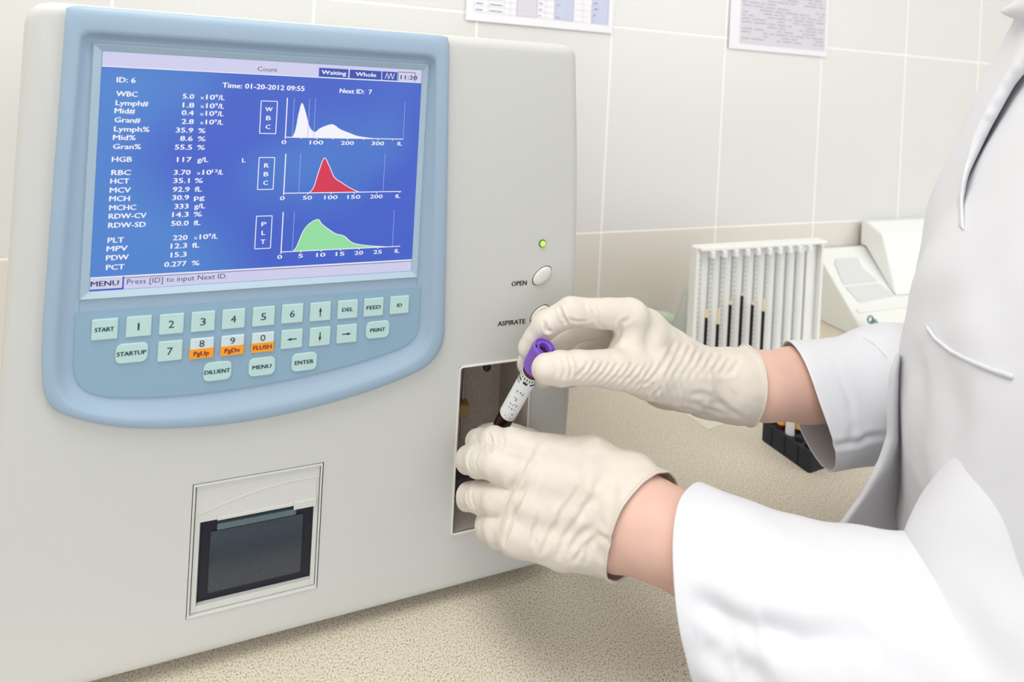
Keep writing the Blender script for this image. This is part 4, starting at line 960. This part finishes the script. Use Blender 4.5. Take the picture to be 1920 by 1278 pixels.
# --- torso placement: front contour of the coat found from the chest line, body facing the analyser
nF = np.array([-.76, .65, 0]); nF /= np.linalg.norm(nF); nLft = np.array([-nF[1], nF[0], 0])
cont = [(1925, -40), (1915, 10), (1880, 90), (1840, 180), (1790, 290), (1740, 400), (1712, 480), (1700, 560), (1690, 640), (1680, 720), (1660, 800)]
def torso_ring(C_, a, b_, n=64, e_=2.3):
    out = []
    for i in range(n):
        t = 2*math.pi*i/n; c_, s_ = math.cos(t), math.sin(t)
        out.append(C_+nLft*(a*math.copysign(abs(c_)**(2/e_), c_))+nF*(b_*math.copysign(abs(s_)**(2/e_), s_)))
    return np.array(out)
cont = [(1935, -60), (1915, 10), (1880, 90), (1840, 180), (1790, 290), (1740, 400), (1712, 480), (1700, 560), (1690, 640), (1681, 700), (1684, 800), (1690, 880), (1690, 1400)]
def solve_C(z, a, b_, start):      # slide the section sideways until its outline meets the chest line
    C_ = np.array([start[0], start[1], z], float)
    for _ in range(60):
        r_ = torso_ring(C_, a+8, b_+6); p = proj(r_); p = p[p[:, 2] > 60]; m_ = p[p[:, 0].argmin()]
        tx_ = np.interp(m_[1], [c[1] for c in cont], [c[0] for c in cont])
        C_ = C_+np.array([(tx_-m_[0])*.25, 0, 0])
    return C_
secs = []
for z, a, b_ in ((265, 150, 90), (235, 172, 100), (200, 188, 106), (150, 195, 112), (90, 196, 118), (30, 192, 120), (-30, 190, 120), (-90, 192, 120), (-150, 198, 122), (-200, 204, 124)):
    secs.append((z, a, b_, solve_C(z, a, b_, (690, -262))))
for s_ in secs: print('sec', s_[0], s_[3].round(), torso_ring(s_[3], s_[1], s_[2])[:, 1].max().round())
Cn = secs[1][3]
shR = secs[2][3]-nLft*165+np.array([0, 0, 5]); shL = secs[2][3]+nLft*165+np.array([0, 0, 5])

midL = PD(2215, 740, 305)
# --- one continuous body: hands, forearms, upper arms, torso, neck, head, legs
fing = finger_groups([RI, RM_, RR_, RP_, RT_, LI, LM_, LR_, LP_, LT_], -3.0)
body = palm_prims(RPALM, -3.0)+palm_prims(LPALM, -3.0)
R_w = np.array(P(1425, 722, -62)); R_f = np.array(P(1500, 720, -64))
body += pc([(a, b_, y, r_-2.0) for a, b_, y, r_ in RWR], 8)+chain([tuple(R_w)+(26.5,), tuple(R_f)+(29,), tuple(elbR)+(34,), tuple(shR)+(46,)], 8)
body += pc([(a, b_, y, r_-1.8) for a, b_, y, r_ in LWR], 8)+chain([tuple(LW_)+(27.5,), tuple(LW_+aL*45)+(30,), tuple(elbL)+(34,), tuple(midL)+(42,), tuple(shL)+(46,)], 8)
for z, a, b_, C_ in secs[2:]:
    for s_ in (-.55, 0, .55): body.append((C_+nLft*a*s_*.85, C_+nLft*a*s_*.85+np.array([0, 0, .1]), b_*.78, b_*.78, 25))
for (z, a, b_, C_), (z2, a2_, b2_, D_) in zip(secs[2:-1], secs[3:]):
    for s_ in (-.55, 0, .55): body.append((C_+nLft*a*s_*.85, D_+nLft*a2_*s_*.85, b_*.78, b2_*.78, 25))
ck = secs[2][3]; neck = ck+np.array([0, 0, 100.])+nF*25; head = neck+np.array([0, 0, 120.])+nF*25
body += chain([tuple(ck+np.array([0, 0, 20]))+(70,), tuple(neck)+(54,), tuple(head-np.array([0, 0, 30]))+(62,)], 25)
body += chain([tuple(head-np.array([0, 0, 20]))+(70,), tuple(head+np.array([0, 0, 45]))+(78,)], 20)
body += chain([tuple(head+nF*68-np.array([0, 0, 2]))+(9,), tuple(head+nF*80-np.array([0, 0, 28]))+(12,)], 10)
body += chain([tuple(head+nF*48-np.array([0, 0, 75]))+(24,), tuple(head+nF*40-np.array([0, 0, 40]))+(40,)], 20)
for s_ in (-1, 1): body += chain([tuple(head+nLft*80*s_+np.array([0, 0, 8]))+(9,), tuple(head+nLft*82*s_-np.array([0, 0, 20]))+(8,)], 6)
hip = secs[-1][3].copy(); hip[2] = -330; hip += np.array([40, -60, 0]); 
body += chain([tuple(secs[-1][3])+(100,), tuple(hip)+(105,)], 30)
for s_ in (-1, 1):
    h0 = hip+nLft*75*s_; kn = np.array([h0[0]+10, h0[1]-5, -720.]); an_ = np.array([h0[0]+30, h0[1]-20, -1110.])
    body += chain([tuple(h0)+(82,), tuple(kn)+(52,), tuple(an_)+(38,), tuple(an_+nF*60+np.array([0, 0, -30]))+(30,), tuple(an_+nF*140+np.array([0, 0, -36]))+(24,)], 12)
vb, qb = implicit([body]+[[c for g in fing for c in g]], 3.0, 14); vb = relax(vb, qb, 2, .5); vb = clear_solid(vb)
# keep the gloves' skin inside: plain body mesh
bo = mesh_from('body', vb, qb, skin, person)

# --- lab coat
def cloth():
    m = mat('coat_cotton', (229, 230, 236), .85, spec=.2, sss=0, noise=.015, nscale=40)
    nt = m.node_tree; b = nt.nodes['Principled BSDF']; b.inputs['Sheen Weight'].default_value = .15
    tc = nt.nodes.new('ShaderNodeTexCoord'); nz = nt.nodes.new('ShaderNodeTexNoise'); nz.inputs['Scale'].default_value = 1500; nt.links.new(tc.outputs['Object'], nz.inputs['Vector'])
    bp = nt.nodes.new('ShaderNodeBump'); bp.inputs['Strength'].default_value = .12; bp.inputs['Distance'].default_value = .0003
    nt.links.new(nz.outputs['Fac'], bp.inputs['Height']); nt.links.new(bp.outputs[0], b.inputs['Normal']); return m
cot = cloth()
GV = {}
def grid_mesh(name, G_, closed, parent, thick=1.2, m=None, sub=1, displace=None, lines=None):
    R_, C_ = len(G_), len(G_[0]); v = np.array(G_, float).reshape(-1, 3); q = []
    for i in range(R_-1):
        for j in range(C_ if closed else C_-1):
            j2 = (j+1) % C_; q.append((i*C_+j, i*C_+j2, (i+1)*C_+j2, (i+1)*C_+j))
    q = np.array(q)
    if closed:
        c_ = np.repeat(np.array([np.mean(r_, axis=0) for r_ in G_]), C_, axis=0)
        if ((v-c_)*vnormals(v, q)).sum() < 0: q = q[:, ::-1].copy()
    if displace is not None: v = v+vnormals(v, q)*displace(v)[:, None]
    if lines: 
        N = vnormals(v, q); 
        if not closed and ((v-CP)*N).sum(1).mean() > 0: q = q[:, ::-1].copy()
        v = crease(v, q, lines)
    o = mesh_from(name, v, q, m or cot, parent); GV[name] = (v.copy(), q)
    if thick: s_ = o.modifiers.new('s', 'SOLIDIFY'); s_.thickness = thick/1000; s_.offset = 0
    if sub: s_ = o.modifiers.new('u', 'SUBSURF'); s_.levels = 1; s_.render_levels = 1
    return o
def interp(a, n):                # resample rows of parameter tuples smoothly
    a = np.array(a, float); m = len(a); out = []
    for k in range(n):
        t = k/(n-1)*(m-1); i = min(int(t), m-2); f_ = t-i
        p0, p1, p2, p3 = a[max(i-1, 0)], a[i], a[i+1], a[min(i+2, m-1)]
        out.append(.5*(2*p1+(p2-p0)*f_+(2*p0-5*p1+4*p2-p3)*f_*f_+(3*p1-p0-3*p2+p3)*f_**3))
    return out
# coat body: closed loft down the torso
hem = secs[-1][3].copy()
rows = [(s_[1]+8, s_[2]+6)+tuple(s_[3]) for s_ in secs]
rows += [(208, 128, hem[0]+15, hem[1]-25, -250), (214, 134, hem[0]+32, hem[1]-52, -300), (222, 140, hem[0]+45, hem[1]-70, -420), (240, 150, hem[0]+55, hem[1]-75, -700)]
shoulder = [(60, 58, secs[0][3][0], secs[0][3][1], 300), (105, 72, secs[0][3][0], secs[0][3][1], 290)]
rr = interp(shoulder+rows, 150)
G_ = [torso_ring(np.array(r_[2:]), r_[0], r_[1], 200) for r_ in rr]
coat = grid_mesh('lab_coat', G_, True, person, 1.4, displace=lambda v: 3.0*snoise(v*np.array([1, 1, .35]), 110, 11)+1.2*snoise(v*np.array([1, 1, .5]), 48, 12), lines=[([(1722, 660), (1735, 760), (1728, 860), (1740, 930)], 3.5, 9), ([(1790, 700), (1800, 800), (1770, 880)], 2.5, 10), ([(1700, 600), (1760, 570), (1830, 560)], 1.5, 10), ([(1840, 480), (1880, 600), (1890, 700)], 2.0, 12)], sub=0)
coat['label'] = 'white cotton lab coat'
# sleeves: tubes around the arms
def sleeve(path, n, label, disp, lines, cutslant=None, e_=120):
    pts = interp(path, n); C_ = np.array([p[:3] for p in pts]); rings = []; u = None
    for k in range(n):
        t = C_[min(k+1, n-1)]-C_[max(k-1, 0)]; t /= np.linalg.norm(t)
        if u is None: u = np.cross(t, np.array([0, 0, 1.]))
        side = u-t*(u@t); side /= np.linalg.norm(side); u = side; up2 = np.cross(side, t)
        ra, rb = pts[k][3], pts[k][4]
        ring_ = []
        for i in range(e_):
            a_ = 2*math.pi*i/e_; p = C_[k]+side*ra*math.cos(a_)+up2*rb*math.sin(a_)
            if cutslant is not None:
                w_ = max(0, 1-k/(.2*n))**1.5; p = p-t*cutslant(a_)*w_
            ring_.append(p)
        rings.append(ring_)
    o = grid_mesh('sleeve', rings, True, coat, 1.5, displace=disp, lines=lines, sub=1); o['label'] = label; return o
# far (right) sleeve
tR = elbR-R_f; tR /= np.linalg.norm(tR)
def c3(px, py, Y, ra, rb): return tuple(P(px, py, Y))+(ra, rb)
farp = [c3(1512, 756, -66, 46, 52), c3(1560, 750, -68, 47, 51), c3(1620, 742, -72, 48, 53), c3(1690, 728, -78, 52, 57), tuple(elbR+np.array([8, -6, 0]))+(52, 58), tuple((elbR*.45+shR*.55))+(62, 64), tuple(shR)+(68, 74)]
def slant_far(a_): return 17*math.sin(a_)+20*math.cos(a_)
sleeve(farp, 120, 'far sleeve with its hem turned back', lambda v: 1.2*snoise(v*np.array([.5, .5, 1]), 60, 21), [([(1556, 838), (1600, 828), (1665, 816)], 2.6, 2.0), ([(1570, 700), (1590, 740), (1600, 790)], .8, 3), ([(1562, 668), (1575, 690)], .6, 2), ([(1600, 805), (1590, 825)], 1.0, 3)], slant_far)
# near (left) sleeve
def nearc(px, py, D, ra, rb): return tuple(PD(px, py, D))+(ra, rb)
def onarm(s_, dz, ra, rb): return tuple(LW_+aL*s_+np.array([0, 0, dz]))+(ra, rb)
nearp = [onarm(31, -25, 44, 57), onarm(52, -23, 47, 57), onarm(85, -20, 51, 57), onarm(130, -14, 55, 59), onarm(180, -6, 60, 64), tuple(elbL+np.array([2, 2, 4]))+(66, 72), tuple(midL)+(62, 62), tuple(shL)+(72, 76)]
def nd(v): return 3.6*np.maximum(snoise(v*np.array([.6, .6, 1]), 80, 31)+.5, 0)+1.2*snoise(v, 38, 32)
sleeve(nearp, 130, 'near sleeve, wide and softly folded', nd, [([(1285, 1118), (1330, 1140), (1400, 1175), (1500, 1195), (1620, 1195)], 5.0, 4.5), ([(1320, 1130), (1360, 1190), (1400, 1240), (1440, 1275)], 4.0, 5), ([(1300, 1170), (1330, 1205), (1360, 1225)], 3.0, 4), ([(1310, 1215), (1350, 1250), (1390, 1270)], 3.0, 4), ([(1470, 1200), (1530, 1250), (1560, 1275)], 3.0, 6), ([(1400, 970), (1390, 1040)], 1.0, 5), ([(1700, 1050), (1790, 1150), (1880, 1278)], 3.0, 8), ([(1640, 1010), (1690, 1120), (1700, 1230)], 2.5, 8), ([(1540, 1210), (1600, 1260)], 2.0, 6)], lambda a_: 14*math.cos(a_)+26*math.sin(a_)-15)

# --- lapel, pocket seam and the open front edge, laid on the coat
cv, cq = GV['lab_coat']; cN = vnormals(cv, cq); 
if ((cv-CP)*cN).sum(1)[np.argmin(((cv-CP)**2).sum(1))] > 0: cN = -cN
cpr = proj(cv)
def on_coat(px, py, lift=0.0):
    fr_ = cpr[:, 2] > 60; d = np.hypot(cpr[:, 0]-px, cpr[:, 1]-py); d[~fr_] = 1e9
    idx = np.argsort(d)[:40]; z0_ = cpr[idx, 2].min(); idx = [i for i in idx if cpr[i, 2] < z0_+60][:24]
    w_ = np.exp(-(d[idx]/22.0)**2)+1e-4; w_ /= w_.sum(); D = (cpr[idx, 2]*w_).sum(); n_ = (cN[idx]*w_[:, None]).sum(0); n_ /= np.linalg.norm(n_)
    return PD(px, py, D)+n_*lift
def poly_at(pl, t):
    L = [0]
    for a, b_ in zip(pl[:-1], pl[1:]): L.append(L[-1]+math.hypot(b_[0]-a[0], b_[1]-a[1]))
    s_ = t*L[-1]
    for i in range(len(pl)-1):
        if s_ <= L[i+1]+1e-9: f_ = (s_-L[i])/(L[i+1]-L[i]); return (pl[i][0]+(pl[i+1][0]-pl[i][0])*f_, pl[i][1]+(pl[i+1][1]-pl[i][1])*f_)
    return pl[-1]
free = [(2010, 60), (1960, 115), (1920, 164), (1875, 246), (1838, 323), (1819, 378), (1811, 433)]
left = [(1990, -60), (1935, 20), (1900, 95), (1862, 180), (1818, 290), (1793, 360), (1790, 425)]
rows_ = []
for k in range(40):
    t = k/39; a = poly_at(left, t); b_ = poly_at(free, t); r_ = []
    for j in range(12):
        u = j/11; lift = .8+13.0*(u**1.5)*min(1, (1-t)*2.2+.12)
        r_.append(on_coat(a[0]+(b_[0]-a[0])*u, a[1]+(b_[1]-a[1])*u, lift))
    r_.append(on_coat(b_[0]+2, b_[1]+2, 9*min(1, (1-t)*4+.2))); r_.append(on_coat(b_[0]-4, b_[1]+2, 5*min(1, (1-t)*4+.1)))
    rows_.append(r_)
lp = grid_mesh('lapel', rows_, False, coat, 1.6, sub=1); lp['label'] = 'turned lapel edge'
# collar wing at the top
rows_ = []
for k in range(14):
    t = k/13; a = poly_at([(1990, -60), (1930, 0), (1912, 18)], t); b_ = poly_at([(2060, 10), (1980, 45), (1925, 40)], t)
    rows_.append([on_coat(a[0]+(b_[0]-a[0])*u, a[1]+(b_[1]-a[1])*u, 8+8*math.sin(math.pi*u)) for u in [j/7 for j in range(8)]])
grid_mesh('collar', rows_, False, coat, 1.6, sub=1)
sm_ = [poly_at([(1742, 612), (1760, 637), (1790, 660), (1830, 680), (1870, 697), (1905, 708)], k/24) for k in range(25)]
MBs = MB(); MBs.tube([on_coat(x, y, 1.8) for x, y in sm_], 1.3, 8)
so = MBs.build('pocket_seam', cot, coat, smooth=True)
# open front edge flaring forward below the belt line: outer band, then its underside
E_ = [(1684, 658), (1668, 695), (1663, 750), (1664, 812), (1648, 860), (1611, 930), (1574, 980), (1540, 1030)]
F_ = [(1686, 662), (1682, 700), (1681, 760), (1682, 830), (1668, 872), (1632, 925), (1590, 985), (1560, 1035)]
G2 = [(1688, 665), (1690, 705), (1694, 770), (1697, 840), (1702, 890), (1700, 960), (1690, 1020), (1680, 1070)]
rows_ = []
for k in range(36):
    t = k/35; e, f_, g_ = poly_at(E_, t), poly_at(F_, t), poly_at(G2, t); D0 = 418+26*t
    rows_.append([PD(e[0]+2, e[1], D0+9), PD(e[0], e[1], D0+4), PD(*[(a+b_)/2 for a, b_ in zip(e, f_)], D0), PD(*f_, D0+2)]+[PD(f_[0]+(g_[0]-f_[0])*u, f_[1]+(g_[1]-f_[1])*u, D0+6+30*t*u+10*u) for u in (.08, .3, .55, .8, 1)])
ff_ = grid_mesh('front_edge', rows_, False, coat, 1.4, sub=1); ff_['label'] = 'open front edge of the coat flaring forward'
_m = (vb[:, 1] > 2) & (vb[:, 0] < 358) & (vb[:, 2] > -262); _b = _m & ~((vb[:, 0] > 256) & (vb[:, 0] < 316) & (vb[:, 2] < -80) & (vb[:, 1] < 70)); print('body verts in machine', _m.sum(), _b.sum(), vb[_b].min(0) if _b.any() else '', vb[_b].max(0) if _b.any() else '')
